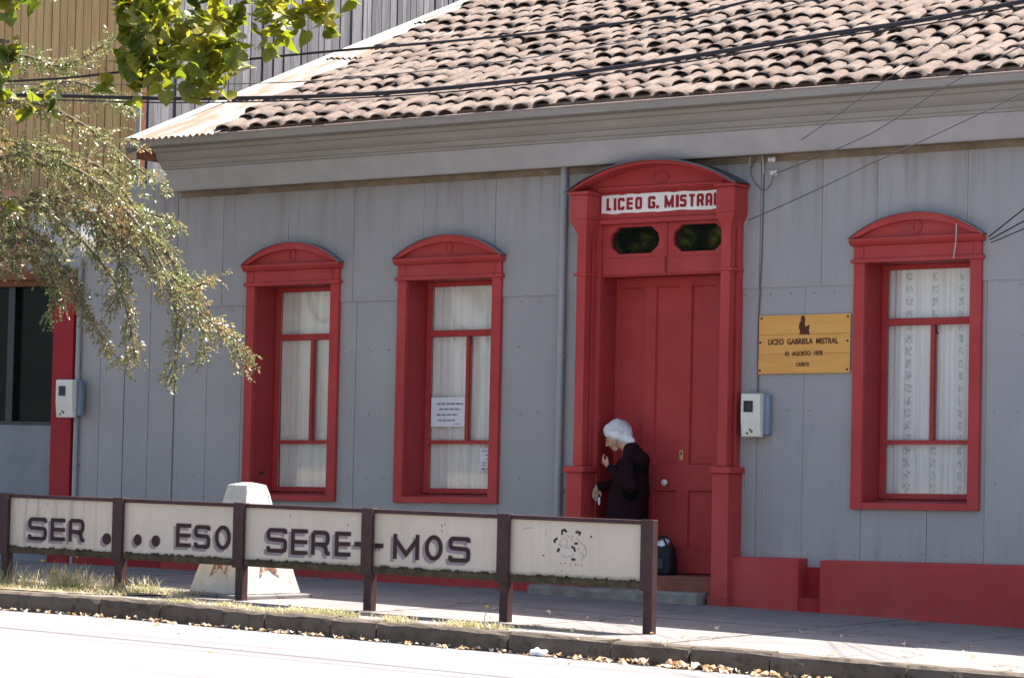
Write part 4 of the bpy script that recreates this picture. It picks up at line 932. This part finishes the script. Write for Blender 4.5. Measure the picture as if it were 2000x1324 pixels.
# ------------------------------------------------------------------ the old woman at the door
def capsule(m, p0, r0, p1, r1, seg=14, n=5, sx=1.0, axis=None):
    p0, p1 = Vector(p0), Vector(p1); d = (p1-p0); L_ = d.length; d = d.normalized() if L_ > 1e-6 else Vector((0, 0, 1))
    a = d.cross(Vector((0, 1, 0)) if abs(d.y) < .9 else Vector((1, 0, 0))).normalized(); b_ = d.cross(a)
    rings = [(p0-d*r0*math.cos(math.pi/2*k/n), r0*math.sin(math.pi/2*k/n)) for k in range(1, n+1)]+[(p1+d*r1*math.sin(math.pi/2*k/n), r1*math.cos(math.pi/2*k/n)) for k in range(0, n)]
    vs = []
    for c_, r_ in rings:
        for k in range(seg):
            t = 2*math.pi*k/seg; vs.append(c_+a*r_*math.cos(t)+b_*r_*math.sin(t)*sx)
    N = len(rings); fs = [(i*seg+k, i*seg+(k+1) % seg, (i+1)*seg+(k+1) % seg, (i+1)*seg+k) for i in range(N-1) for k in range(seg)]
    fs += [tuple(range(seg)), tuple(range((N-1)*seg, N*seg))]; m.add(vs, fs, True)
def fuse(name, m, mat, parent, voxel=.008, smooth=6, fac=.5):
    me = bpy.data.meshes.new('tmp'); me.from_pydata(m.v, [], m.f)
    bm = bmesh.new(); bm.from_mesh(me); bmesh.ops.recalc_face_normals(bm, faces=bm.faces); bm.to_mesh(me); bm.free()
    o = bpy.data.objects.new('tmp', me); C.objects.link(o)
    rm = o.modifiers.new('r', 'REMESH'); rm.mode = 'VOXEL'; rm.voxel_size = voxel
    sm = o.modifiers.new('s', 'SMOOTH'); sm.iterations = smooth; sm.factor = fac
    dg = bpy.context.evaluated_depsgraph_get(); me2 = bpy.data.meshes.new_from_object(o.evaluated_get(dg)); bpy.data.objects.remove(o); bpy.data.meshes.remove(me)
    off = wpos(parent)
    for v in me2.vertices: v.co -= off
    me2.polygons.foreach_set('use_smooth', [True]*len(me2.polygons)); me2.name = name; me2.materials.clear(); me2.materials.append(mat)
    q = bpy.data.objects.new(name, me2); C.objects.link(q); q.parent = parent; return q
WX, WY, WZ = -.20, -.02, .20
person = empty('person', (WX, WY, WZ), 'white haired woman in dark maroon and black clothes stooping at the red door', 'person')
V = Vector
# head turned down and to the left of the picture; f = where she faces, l = her left (towards the street)
hc = at(1203, 853, WY); f = V((-.80, -.40, -.52)).normalized(); l = V((.34, -.93, 0)).normalized(); l = (l-f*l.dot(f)).normalized(); u = f.cross(l)*-1
if u.z < 0: u = -u
def hp(a, b_, c_): return hc+f*a+l*b_+u*c_
body = MB()
capsule(body, hp(-.02, 0, .025), .082, hp(.012, 0, -.015), .078)          # skull
capsule(body, hp(.045, 0, -.03), .052, hp(.05, 0, -.085), .034)            # jaw and chin
capsule(body, hp(.086, 0, .012), .009, hp(.108, 0, -.028), .014, 8)        # nose
for s in (-1, 1):
    capsule(body, hp(.074, s*.038, -.035), .020, hp(.070, s*.034, -.045), .020, 8)    # cheeks
    capsule(body, hp(.084, s*.030, .020), .009, hp(.080, s*.048, .016), .008, 8)      # brows
    capsule(body, hp(.0, s*.082, -.01), .012, hp(-.005, s*.084, -.04), .010, 8)       # ears
capsule(body, hp(.088, .016, -.055), .006, hp(.088, -.016, -.055), .006, 8)           # lips
nb = V((-.225, WY, 1.285)); capsule(body, hp(-.02, 0, -.05), .050, nb, .056)
sp = V((-.205, WY, 1.08)); pv_ = V((-.225, WY, .84)); capsule(body, nb, .06, sp, .10); capsule(body, sp, .10, pv_, .10)
for s, dx in ((-1, .0), (1, -.05)):                                        # legs and feet
    hip = pv_+V((0, -s*.075, -.03)); kn = hip+V((-.04+dx, 0, -.32)); an = V((kn.x+.03, kn.y, WZ+.085))
    capsule(body, hip, .085, kn, .06); capsule(body, kn, .058, an, .038)
def hand(m, wrist, dirv, palm_n, curl, sz=1.0):
    dirv = dirv.normalized(); side = dirv.cross(palm_n).normalized(); pn = side.cross(dirv)
    pc = wrist+dirv*.045*sz; capsule(m, wrist, .021*sz, wrist+dirv*.02*sz, .024*sz, 10)
    for k in range(4): capsule(m, wrist+dirv*.02*sz+side*(k-1.5)*.014*sz, .013*sz, wrist+dirv*.075*sz+side*(k-1.5)*.018*sz, .0105*sz, 8)
    tips = []
    for k in range(4):
        ln = (.062, .072, .068, .052)[k]*sz; p = wrist+dirv*.078*sz+side*(k-1.5)*.0185*sz; d = dirv.copy()
        for j in range(3):
            d = (d*math.cos(curl[k])+pn*math.sin(curl[k])).normalized(); q = p+d*ln*(.42, .33, .25)[j]
            capsule(m, p, (.0092-.001*j)*sz, q, (.0085-.001*j)*sz, 8, 3); p = q
        tips.append(p)
    th0 = wrist+dirv*.025*sz-side*.030*sz; th1 = th0+(dirv*.7-side*.5+pn*.45).normalized()*.038*sz; th2 = th1+(dirv*.85+pn*.5+side*.1).normalized()*.030*sz
    capsule(m, th0, .0125*sz, th1, .0105*sz, 8, 3); capsule(m, th1, .010*sz, th2, .0085*sz, 8, 3); return tips, th2
w1 = at(1189, 911, WY-.17); h1 = (at(1180, 897, WY-.20)-w1)
sl_ = V((-.17, WY-.165, 1.165)); el_ = at(1232, 952, WY-.20); capsule(body, sl_, .045, el_, .036); capsule(body, el_, .036, w1, .023)
hand(body, w1, V((-.6, -.1, .55)), V((.45, .7, .35)), [.55, .6, .62, .7], .92)
sr_ = V((-.21, WY+.15, 1.155)); w2 = at(1166, 951, WY-.05); er_ = V((-.36, WY+.13, .99)); capsule(body, sr_, .045, er_, .036); capsule(body, er_, .036, w2, .023)
tips, th2 = hand(body, w2, V((-.22, -.05, -1)), V((.75, -.55, -.1)), [.38, .42, .5, .6], .92)
pb = fuse('body', body, M['skin'], person, .0065, 3)
# clothes
coat = MB()
capsule(coat, nb+V((.02, 0, -.005)), .082, nb+V((.055, 0, -.09)), .135)
for s in (-1, 1): capsule(coat, nb+V((.05, s*.05, -.05)), .075, V((-.175+(.0 if s < 0 else -.02), WY+s*.145, 1.15)), .066)
for i in range(9):                              # torso and long skirt as stacked ovals
    t = i/8; z0_, z1_ = 1.10-.10*i, 1.10-.10*(i+1)
    def ov(t_): return (-.205-.060*t_-.03*t_*t_, .150+.075*t_)
    x0_, r0_ = ov(t); x1_, r1_ = ov(min(1, t+.125))
    capsule(coat, (x0_, WY, z0_), r0_, (x1_, WY, max(z1_, .42)), r1_, 20, 5, 1.12)
capsule(coat, sl_, .066, el_, .056); capsule(coat, el_, .056, w1.lerp(el_, .08), .040)
capsule(coat, sr_, .066, er_, .054); capsule(coat, er_, .054, w2.lerp(er_, .10), .038)
fuse('maroon_dress', coat, M['coat'], person, .011, 5)
vest = MB()
capsule(vest, (-.165, WY, 1.17), .115, (-.195, WY, .95), .130, 20, 5, 1.25)
capsule(vest, (-.195, WY, .95), .130, (-.200, WY, .52), .155, 20, 5, 1.2)
capsule(vest, (-.16, WY-.12, 1.17), .055, (-.16, WY-.10, .9), .09); capsule(vest, (-.17, WY+.12, 1.17), .055, (-.17, WY+.10, .9), .09)
fuse('black_cardigan', vest, M['cardigan'], person, .011, 5)
hair = MB()
capsule(hair, hp(-.035, 0, .044), .100, hp(-.055, 0, .0), .102)
capsule(hair, hp(.012, 0, .070), .070, hp(-.03, 0, .05), .085)
for s in (-1, 1):
    capsule(hair, hp(.022, s*.052, .055), .042, hp(.0, s*.078, -.005), .034); capsule(hair, hp(-.02, s*.078, .0), .040, hp(-.05, s*.066, -.055), .036)
    capsule(hair, hp(.055, s*.026, .066), .028, hp(.06, s*.05, .042), .018)
capsule(hair, hp(-.06, 0, -.06), .060, hp(-.085, 0, -.035), .055)
bn = at(1229, 859, WY); capsule(hair, bn+V((-.02, 0, .005)), .050, bn+V((.014, 0, -.010)), .042)
for k in range(26):
    a_ = random.uniform(0, 6.28); e_ = random.uniform(.1, 1.4); d = V((math.cos(a_)*math.cos(e_)*.6-.35, math.sin(a_)*math.cos(e_), math.sin(e_)))
    q = hp(-.03+.09*d.x, .095*d.y, .03+.10*d.z); capsule(hair, q, .016, q+V((random.uniform(-.02, .02), random.uniform(-.02, .02), -.03)), .013, 8, 3)
fuse('hair', hair, M['hair'], person, .008, 2)
st2 = MB(); rh = random.Random(77)
for k in range(900):                            # loose strands over the bun and crown
    a_, e_ = rh.uniform(0, 6.28), rh.uniform(-.5, 1.45); d = V((math.cos(a_)*math.cos(e_), math.sin(a_)*math.cos(e_), math.sin(e_)))
    if d.x > .35 and d.z < .35: continue
    q = hp(-.045+.100*d.x, .100*d.y, .022+.104*d.z); ou = (f*d.x+l*d.y+u*d.z).normalized(); tg = (ou.cross(V((rh.uniform(-1, 1), rh.uniform(-1, 1), rh.uniform(-1, 1))))).normalized()
    L2 = rh.uniform(.025, .06); st2.tube([q-ou*.012, q+tg*L2*.5+ou*.006, q+tg*L2+ou*rh.uniform(-.012, .014)], .0024, 3, .001, False)
st2.build('hair_strands', M['hair'], person)
shoe = MB()
for s, dx in ((-1, .0), (1, -.05)):
    ax = -.225-.04+dx+.03; yy = WY-s*.075; capsule(shoe, (ax+.03, yy, WZ+.040), .040, (ax-.13, yy-.02, WZ+.036), .036)
fuse('shoes', shoe, M['black'], person, .008, 2)
q0 = (tips[0]+th2)*.5
m = MB(); m.box(q0.x-.009, q0.x+.009, q0.y-.006, q0.y+.006, q0.z-.055, q0.z+.012)
m.build('folded_paper', M['paper'], None, .003, 'small white folded paper in the lower hand of the woman', 'paper', origin=q0)
# bag on the step
bgc = V((.105, .02, .20))
BG = empty('shopping_bag', bgc, 'black bag with a white bundle on top, standing on the doorstep', 'bag')
m = MB(); vs = []
for z, hx, hy in ((0, .115, .085), (.03, .125, .09), (.15, .12, .085), (.235, .105, .065), (.25, .10, .05)):
    for k in range(20):
        t = 2*math.pi*k/20; cx_, sy_ = math.cos(t), math.sin(t); pw = .45
        vs.append((bgc.x+hx*math.copysign(abs(cx_)**pw, cx_), bgc.y+hy*math.copysign(abs(sy_)**pw, sy_), bgc.z+z+.008*math.sin(k*2.1)*(z > .2)))
m.add(vs, [(i*20+k, i*20+(k+1) % 20, (i+1)*20+(k+1) % 20, (i+1)*20+k) for i in range(4) for k in range(20)]+[tuple(range(20)), tuple(range(80, 100))], True); m.build('bag_body', M['bag'], BG)
m = MB(); m.box(bgc.x-.10, bgc.x+.06, bgc.y-.100, bgc.y-.080, bgc.z+.05, bgc.z+.145); m.build('pocket', M['pocket'], BG, .008)
for yy in (-.055, .055):
    m = MB(); m.tube([(bgc.x-.08+.16*i/12, bgc.y+yy*(1-.3*math.sin(math.pi*i/12)), bgc.z+.235+.10*math.sin(math.pi*i/12)) for i in range(13)], .009, 6); m.build('handle', M['bag'], BG)
m = MB()
for k in range(9): capsule(m, bgc+V((random.uniform(-.085, .06), random.uniform(-.03, .03), .245)), .03, bgc+V((random.uniform(-.085, .06), random.uniform(-.03, .03), random.uniform(.27, .30))), .024, 8, 3)
fz_ = fuse('white_bundle', m, M['plastic'], None, .009, 1); tag(fz_, 'crumpled white plastic bundle stuffed in the top of the black bag', 'bundle')

# ------------------------------------------------------------------ trees
def leaf_shape(kind):
    if kind == 'heart':
        o = [(0, 0), (.20, -.10), (.42, .02), (.50, .28), (.42, .55), (.22, .82), (0, 1.08), (-.22, .82), (-.42, .55), (-.50, .28), (-.42, .02), (-.20, -.10)]
        vs = [(x, y, .30*abs(x)-.22*y*y) for x, y in o]+[(0, .35, -.02), (0, .7, -.06)]
        fs = [(0, 1, 12), (1, 2, 12), (2, 3, 12), (3, 4, 13, 12), (4, 5, 13), (5, 6, 13), (6, 7, 13), (7, 8, 13), (8, 9, 12, 13), (9, 10, 12), (10, 11, 12), (11, 0, 12)]
        return vs, fs
    o = [(0, 0, 0), (.20, .35, .06), (.17, .75, .04), (0, 1.0, -.06), (-.17, .75, .04), (-.20, .35, .06), (0, .5, 0)]
    return o, [(0, 1, 6), (1, 2, 6), (2, 3, 6), (3, 4, 6), (4, 5, 6), (5, 0, 6)]
def tree_root(name, loc, label, **kw): return empty(name, loc, label, 'tree', **kw)
# broad-leaved tree: trunk out of the picture on the left, branches hanging into its upper left corner
LT = tree_root('linden_tree', (-6.6, -4.0, gz(-6.6)), 'broad yellow-green leaved tree hanging into the upper left corner')
LTl = V((-6.6, -4.0, 0))
m = MB(); m.tube([(-6.6, -4.0, -.05), (-6.55, -4.0, .8), (-6.5, -4.02, 2.2), (-6.35, -4.05, 3.6), (-6.1, -4.1, 5.2), (-5.8, -4.1, 7.0)], [.24, .19, .165, .15, .12, .07], 14); m.build('trunk', M['bark'], LT)
limbs = [[(-6.35, -4.05, 3.9), (-5.0, -4.3, 5.05), (-3.6, -4.5, 5.45), (-2.2, -4.6, 5.30), (-1.0, -4.6, 5.05), (-.15, -4.55, 4.72)],
         [(-6.3, -4.05, 4.2), (-5.2, -4.8, 5.3), (-3.9, -5.2, 5.9), (-2.4, -5.2, 6.0)], [(-6.1, -4.1, 5.0), (-5.0, -3.6, 6.2), (-3.6, -3.3, 6.7)], [(-6.2, -4.1, 4.8), (-7.4, -4.3, 6.0), (-8.4, -4.4, 6.5)], [(-6.35, -4.05, 3.7), (-5.0, -4.6, 4.35), (-4.0, -4.75, 4.5), (-3.3, -4.8, 4.45)]]
for lb in limbs:
    m = MB(); pts = smooth_pts(lb, 5); m.tube(pts, .075, 8, .014); m.build('limb', M['bark'], LT)
rl = random.Random(21)
drops = []                                      # hanging twigs: start, direction, length
def twig_region(n, px0, px1, py0, py1, Y0, Y1, ln):
    for _ in range(n):
        p = at(rl.uniform(px0, px1), rl.uniform(py0, py1), rl.uniform(Y0, Y1)); drops.append((p, V((rl.uniform(-.2, .5), rl.uniform(-.3, .3), -1)).normalized(), rl.uniform(*ln)))
twig_region(30, 250, 430, -120, 60, -4.9, -4.2, (.22, .45)); twig_region(26, 260, 440, 20, 125, -4.8, -4.3, (.15, .38)); twig_region(12, 420, 560, -110, 30, -4.8, -4.3, (.2, .42)); twig_region(6, 400, 470, 20, 90, -4.8, -4.4, (.15, .32))
twig_region(11, 530, 670, -80, 25, -4.7, -4.4, (.12, .26)); twig_region(22, 235, 330, -70, 90, -4.3, -3.8, (.2, .42)); twig_region(20, -60, 100, -110, 5, -4.9, -4.2, (.15, .34)); twig_region(8, -40, 40, 60, 150, -4.9, -4.5, (.1, .25)); twig_region(6, -40, 110, 120, 185, -4.9, -4.5, (.1, .22)); twig_region(2, 0, 130, 375, 400, -4.9, -4.7, (.04, .10)); twig_region(2, 180, 250, 130, 170, -4.8, -4.6, (.05, .12))
leaves = []; tw = MB()
for p, d, L_ in drops:
    end = p+d*L_; mid = p.lerp(end, .5)+V((.03, 0, .03)); tw.tube([p, mid, end], .004, 5, .0015)
    nleaf = max(3, int(L_/.028))
    for k in range(nleaf):
        q = p.lerp(end, (k+.5)/nleaf)+V((rl.uniform(-.05, .05), rl.uniform(-.05, .05), rl.uniform(-.03, .02))); leaves.append(q)
tw.build('twigs', M['bark'], LT, kind='stuff')
lv, lfc = leaf_shape('heart'); lme = bpy.data.meshes.new('leaf'); lme.from_pydata(lv, [], lfc); lme.polygons.foreach_set('use_smooth', [True]*len(lfc)); lme.materials.append(M['linden'])
def leaf_mtx(q, size):
    drop = R(rl.uniform(100, 165)); az = rl.uniform(0, 2*math.pi)
    return Matrix.Translation(q) @ Matrix.Rotation(az, 4, 'Z') @ Matrix.Rotation(-drop, 4, 'X') @ Matrix.Rotation(rl.uniform(-.9, .9), 4, 'Y') @ Matrix.Scale(size, 4)
lm = [leaf_mtx(q, rl.uniform(.085, .135)) for q in leaves]
lm.sort(key=lambda t: (0 if -20 < to_px(t.translation)[0] < 2020 and to_px(t.translation)[1] > -20 else 1, (t.translation-CAM).length))
for t in lm[:300]:
    o = bpy.data.objects.new('leaf', lme); C.objects.link(o); o.parent = LT; o.matrix_local = Matrix.Translation(-wpos(LT)) @ t
rest = MB()
for t in lm[300:]: rest.add([t @ V(v) for v in lv], lfc, True)
for _ in range(6000):                            # the crown above the picture
    lb = limbs[rl.randrange(4)]; k = rl.random()*(len(lb)-1); i = int(k); p = V(lb[i]).lerp(V(lb[i+1]), k-i)
    q = p+V((rl.gauss(0, .55), rl.gauss(0, .55), rl.gauss(.35, .45))); px_, py_ = to_px(q)
    if -100 < px_ < 2100 and py_ > -60: continue
    if q.z < 4.6 or q.x > -5.0: continue
    rest.add([leaf_mtx(q, rl.uniform(.09, .14)) @ V(v) for v in lv], lfc, True)
rest.build('crown', M['linden'], LT, kind='stuff')
# small-leaved tree drooping in front of the neighbour
ST = tree_root('small_leaved_tree', (-7.0, -2.7, gz(-7)), 'olive-brown fine leaved tree with branches drooping over the grey wall')
m = MB(); m.tube([(-7.0, -2.7, -.05), (-6.95, -2.7, 1.2), (-6.8, -2.68, 2.4), (-6.6, -2.65, 3.4), (-6.3, -2.6, 4.6)], [.16, .13, .11, .085, .04], 12); m.build('trunk', M['bark'], ST)
rs = random.Random(33)
SY = -2.6
paths = [[(-60, 330), (60, 300), (180, 350), (270, 440), (330, 540), (390, 610), (440, 650), (484, 690)], [(-60, 420), (80, 390), (200, 430), (290, 520), (345, 600), (352, 670), (325, 745)],
         [(-60, 380), (60, 400), (160, 470), (230, 560), (255, 640), (262, 690)], [(-60, 480), (40, 470), (130, 530), (165, 600), (200, 660), (238, 712)], [(-60, 220), (60, 200), (180, 255), (270, 330), (320, 362)],
         [(-60, 300), (120, 330), (240, 400), (320, 425), (345, 440)], [(-60, 140), (40, 110), (110, 130), (170, 110), (225, 70)], [(-60, 240), (50, 180), (140, 160), (215, 190), (250, 220)], [(330, 540), (375, 560), (415, 545)], [(390, 610), (440, 640), (478, 720)],
         [(-40, 430), (60, 450), (120, 520), (150, 590)], [(-40, 270), (90, 290), (200, 330), (260, 400), (300, 480)], [(-40, 520), (60, 500), (110, 560), (100, 620)], [(60, 380), (150, 400), (215, 470), (240, 540), (215, 600)], [(200, 430), (280, 450), (330, 500), (370, 560), (395, 640), (400, 700)]]
branches = []; bt = MB()
for k, pa in enumerate(paths):
    Yk = SY+rs.uniform(-.35, .35); pts = smooth_pts([at(x, y, Yk+.08*math.sin(i)) for i, (x, y) in enumerate(pa)], 6); branches.append(pts); bt.tube(pts, .020, 6, .005)
for k in (0, 1, 4, 6, 12):
    p = branches[k][0]; bm_ = MB(); bm_.tube(smooth_pts([V((-6.75, -2.67, 2.4+.35*k*.5)), V((-6.2, SY, p.z-.1)), p], 5), .04, 8, .017); bm_.build('limb', M['bark'], ST)
bt.build('branches', M['bark'], ST, kind='stuff')
sv, sf = leaf_shape('lance'); cr_ = MB(); ctw = MB()
def small_twig(p, d, L_, dens=1.0):
    n = max(5, int(L_/.0150*dens)); q = p.copy(); dd = d.copy(); pts = [p.copy()]
    side = dd.cross(V((rs.uniform(-1, 1), rs.uniform(-1, 1), rs.uniform(-1, 1)))).normalized()
    for i in range(n):
        dd = (dd+V((0, 0, -.035))+V((rs.uniform(-.06, .06), rs.uniform(-.06, .06), rs.uniform(-.06, .06)))).normalized(); q = q+dd*(L_/n)
        if i % 4 == 3: pts.append(q.copy())
        s_ = side if i % 2 else -side
        ld = (s_*.8+dd*.75+V((rs.uniform(-.35, .35), rs.uniform(-.35, .35), rs.uniform(-.35, .35)))).normalized(); nn = ld.cross(V((rs.uniform(-1, 1), rs.uniform(-1, 1), rs.uniform(-1, 1)))).normalized(); bn_ = nn.cross(ld)
        sz = rs.uniform(.026, .046); cr_.add([q+bn_*(v[0]*sz*1.15)+ld*(v[1]*sz)+nn*(v[2]*sz) for v in sv], sf, True)
    if len(pts) > 1: ctw.tube(pts, .0022, 4, .001, False)
for bi, pts in enumerate(branches):
    n = len(pts)
    for i, p in enumerate(pts):
        ta = (pts[min(i+1, n-1)]-pts[max(i-1, 0)]).normalized(); fr_ = i/(n-1)
        lo = int(10-6*fr_) if bi not in (8, 9) else 3
        for _ in range(max(2, lo)):
            d = (ta*rs.uniform(.2, 1.0)+V((rs.uniform(-.7, .7), rs.uniform(-.7, .7), rs.uniform(-.9, .45)))).normalized(); small_twig(p+V((rs.uniform(-.05, .05), rs.uniform(-.08, .08), rs.uniform(-.05, .05))), d, rs.uniform(.10, .25)*(1.15-.62*fr_))
for _ in range(300):                              # filling of the dense left part and the crown out of the picture
    x, y = rs.uniform(-160, 265), rs.uniform(250, 560)
    if x > 120 and y > 250+(x-60)*.2 and rs.random() < .25: continue
    if y > 470 and x > 60 and rs.random() < .4: continue
    if y > 525 and x < 110: continue
    p = at(x, y, SY+rs.uniform(-.5, .5)); small_twig(p, V((rs.uniform(-.2, 1), rs.uniform(-.6, .6), rs.uniform(-.8, .4))).normalized(), rs.uniform(.14, .28))
for _ in range(330):
    p = V((rs.gauss(-6.5, .5), rs.gauss(-2.7, .5), rs.gauss(4.4, .7))); px_, py_ = to_px(p)
    if px_ > -40 and py_ > -30: continue
    small_twig(p, V((rs.uniform(-1, 1), rs.uniform(-1, 1), rs.uniform(-.8, .5))).normalized(), rs.uniform(.16, .3))
cr_.build('crown', M['small'], ST, kind='stuff'); ctw.build('twigs', M['bark'], ST, kind='stuff')
# tree across the street, seen only as a reflection in the panes over the door
OT = tree_root('street_tree', (-9.5, -17.0, gz(0)), 'round green tree across the street, mirrored in the panes above the door')
m = MB(); m.tube([(-9.5, -17, -.2), (-9.45, -17, 1.5), (-9.4, -17, 3), (-9.3, -17.1, 5)], [.2, .17, .15, .08], 10); m.build('trunk', M['bark'], OT)
ro = random.Random(4); m = MB()
for _ in range(3200):
    d = V((ro.gauss(0, 1), ro.gauss(0, 1), ro.gauss(0, 1))).normalized()*(ro.random()**.4); q = V((-9.4, -17, 5.2))+V((d.x*2.8, d.y*2.6, d.z*2.7))
    m.add([Matrix.Translation(q) @ Matrix.Rotation(ro.uniform(0, 6), 4, 'Z') @ Matrix.Rotation(ro.uniform(0, 3), 4, 'X') @ Matrix.Scale(.30, 4) @ V(v) for v in lv], lfc, True)
m.build('crown', M['linden'], OT, kind='stuff')

# ------------------------------------------------------------------ grass, flowers, litter
rg = random.Random(8); gr = MB()
def blade(p, h, lean, wd=.006):
    a_ = rg.uniform(0, 6.28); t = V((math.cos(a_), math.sin(a_), 0)); ld = V((rg.uniform(-1, 1), rg.uniform(-1, 1), 0))*lean
    gr.add([p-t*wd/2, p+t*wd/2, p+V((0, 0, h*.6))+ld*.4*h+t*wd*.35, p+V((0, 0, h*.6))+ld*.4*h-t*wd*.35, p+V((0, 0, h))+ld*h], [(0, 1, 2, 3), (3, 2, 4)])
def patch(n, x0, x1, y0, y1, h0, h1, lean=.8, wd=.006, clump=0):
    cs = [(rg.uniform(x0, x1), rg.uniform(y0, y1)) for _ in range(clump)]
    for _ in range(n):
        if clump:
            c_ = cs[rg.randrange(clump)]; x, y = rg.gauss(c_[0], .07), rg.gauss(c_[1], .05)
        else: x, y = rg.uniform(x0, x1), rg.uniform(y0, y1)
        blade(V((x, y, gz(x)-.005)), rg.uniform(h0, h1), lean, wd)
patch(2600, -4.6, -2.55, -4.15, -3.35, .02, .07, 1.6); patch(700, -4.4, -2.7, -3.9, -3.4, .06, .16, .9, .006, 16); patch(160, -4.3, -3.2, -3.7, -3.45, .14, .24, .5, .006, 7)
patch(260, -2.6, -2.2, -3.8, -3.4, .03, .08, 1.2); patch(420, -1.9, -1.2, KY0-.02, KY0+.10, .02, .06, 1.4, .006, 6)
patch(1500, -.75, 1.15, KY0-.04, KY0+.13, .02, .065, 1.4, .006, 18); patch(500, -1.2, -.5, KY0-.04, KY0+.06, .015, .04, 1.4, .006, 8); patch(500, 1.1, 1.8, -3.95, -3.7, .01, .025, 1.8, .006, 7)
patch(1200, 5.2, 6.8, -4.3, -3.75, .02, .06, 1.4, .006, 14); patch(240, -2.3, -1.5, KY0-.03, KY0+.04, .015, .035, 1.5, .006, 8); patch(160, 2.0, 5.0, KY0-.03, KY0+.02, .012, .03, 1.5, .006, 14)
gr.build('grass', M['grassm'], None, label='dry and green grass along the fence and kerb', cat='grass', kind='stuff')
m = MB(); pts = []
N_ = 26
for i in range(N_): t = 2*math.pi*i/N_; pts.append((-3.6+1.15*math.cos(t)+.05*math.sin(5*t), -3.77+.42*math.sin(t)+.03*math.sin(7*t)))
m.add([(x, y, gz(x)+.006) for x, y in pts]+[(-3.6, -3.77, gz(-3.6)+.02)], [(i, (i+1) % N_, N_) for i in range(N_)], True); m.build('soil_patch', M['soil'], None, kind='structure')
fl_lab = ['tallest yellow flower, against the lower rail of the fence', 'yellow flower above the grass at the far left of the fence', 'yellow flower in the grass between the first two fence posts', 'yellow flower just left of the second fence post', 'small yellow flower right of the second fence post', 'single yellow flower on the pavement edge left of the fifth post']
for (q, lab) in zip(((150, 1087, -3.5), (83, 1095, -3.5), (104, 1117, -3.6), (218, 1127, -3.68), (252, 1141, -3.7), (952, 1184, -3.95)), fl_lab):
    p = at(*q); T = empty('yellow_flower', (p.x-.03, p.y, gz(p.x)), lab, 'flower', 'yellow wild flowers')
    m = MB(); m.tube([(p.x-.03, p.y, gz(p.x)-.01), (p.x-.02, p.y, (p.z+gz(p.x))/2), (p.x, p.y, p.z)], .0025, 5); m.build('stem', M['stem'], T)
    m = MB(); rr_ = .028 if lab != fl_lab[4] else .018
    for ring_, (rad, hh) in enumerate(((rr_, .0), (rr_*.7, .006))):
        for k in range(10):
            t = 2*math.pi*k/10+ring_*.3; d = V((math.cos(t), math.sin(t)*.8, .25)); s_ = V((-math.sin(t), math.cos(t), 0))
            c_ = p+V((0, 0, hh)); m.add([c_, c_+d*rad*.6+s_*rad*.25, c_+d*rad, c_+d*rad*.6-s_*rad*.25], [(0, 1, 2, 3)])
    m.lathe(p, [(.004, -.008), (.009, -.002), (.008, .008), (.003, .011)], 8); m.build('flower_head', M['yellow'], T)
fallen = MB()
def drop_leaf(x, y, z, s_):
    t = Matrix.Translation((x, y, z)) @ Matrix.Rotation(rg.uniform(0, 6.28), 4, 'Z') @ Matrix.Rotation(rg.uniform(-.7, .7), 4, 'X') @ Matrix.Rotation(rg.uniform(-.7, .7), 4, 'Y') @ Matrix.Scale(s_, 4)
    fallen.add([t @ V((v[0], v[1]-.4, v[2]*2.2)) for v in lv], lfc, True)
for _ in range(480): x = rg.uniform(-6, 6.5); drop_leaf(x, KY1-.02-abs(rg.gauss(0, .045)), rz(x)+rg.uniform(.004, .022), rg.uniform(.018, .042))
for _ in range(70): x = rg.gauss(2.9, .5); drop_leaf(x, KY1-.03-abs(rg.gauss(0, .05)), rz(x)+rg.uniform(.01, .04), rg.uniform(.03, .055))
for _ in range(60): x = rg.uniform(-4, 6.5); drop_leaf(x, rg.uniform(-7, -4.7), rz(x)+.012, rg.uniform(.02, .05))
for _ in range(50): x = rg.uniform(-4, 6); drop_leaf(x, rg.uniform(-4.2, -2.4), gz(x)+.012, rg.uniform(.02, .045))
fallen.build('fallen_leaves', M['litterleaf'], None, label='dry tan leaves blown against the foot of the kerb', cat='leaves', kind='stuff')
lp = at(1055, 1262, KY1-.05); m = MB(); lz = rz(lp.x)
for k in range(8): capsule(m, (lp.x+rg.uniform(-.06, .06), KY1-.06+rg.uniform(-.02, .02), lz+.02), .022, (lp.x+rg.uniform(-.06, .06), KY1-.06+rg.uniform(-.02, .02), lz+rg.uniform(.02, .05)), .018, 8, 3)
q = fuse('plastic_litter', m, M['plastic'], None, .009, 1); tag(q, 'crumpled white plastic litter in the gutter below the fence', 'litter')
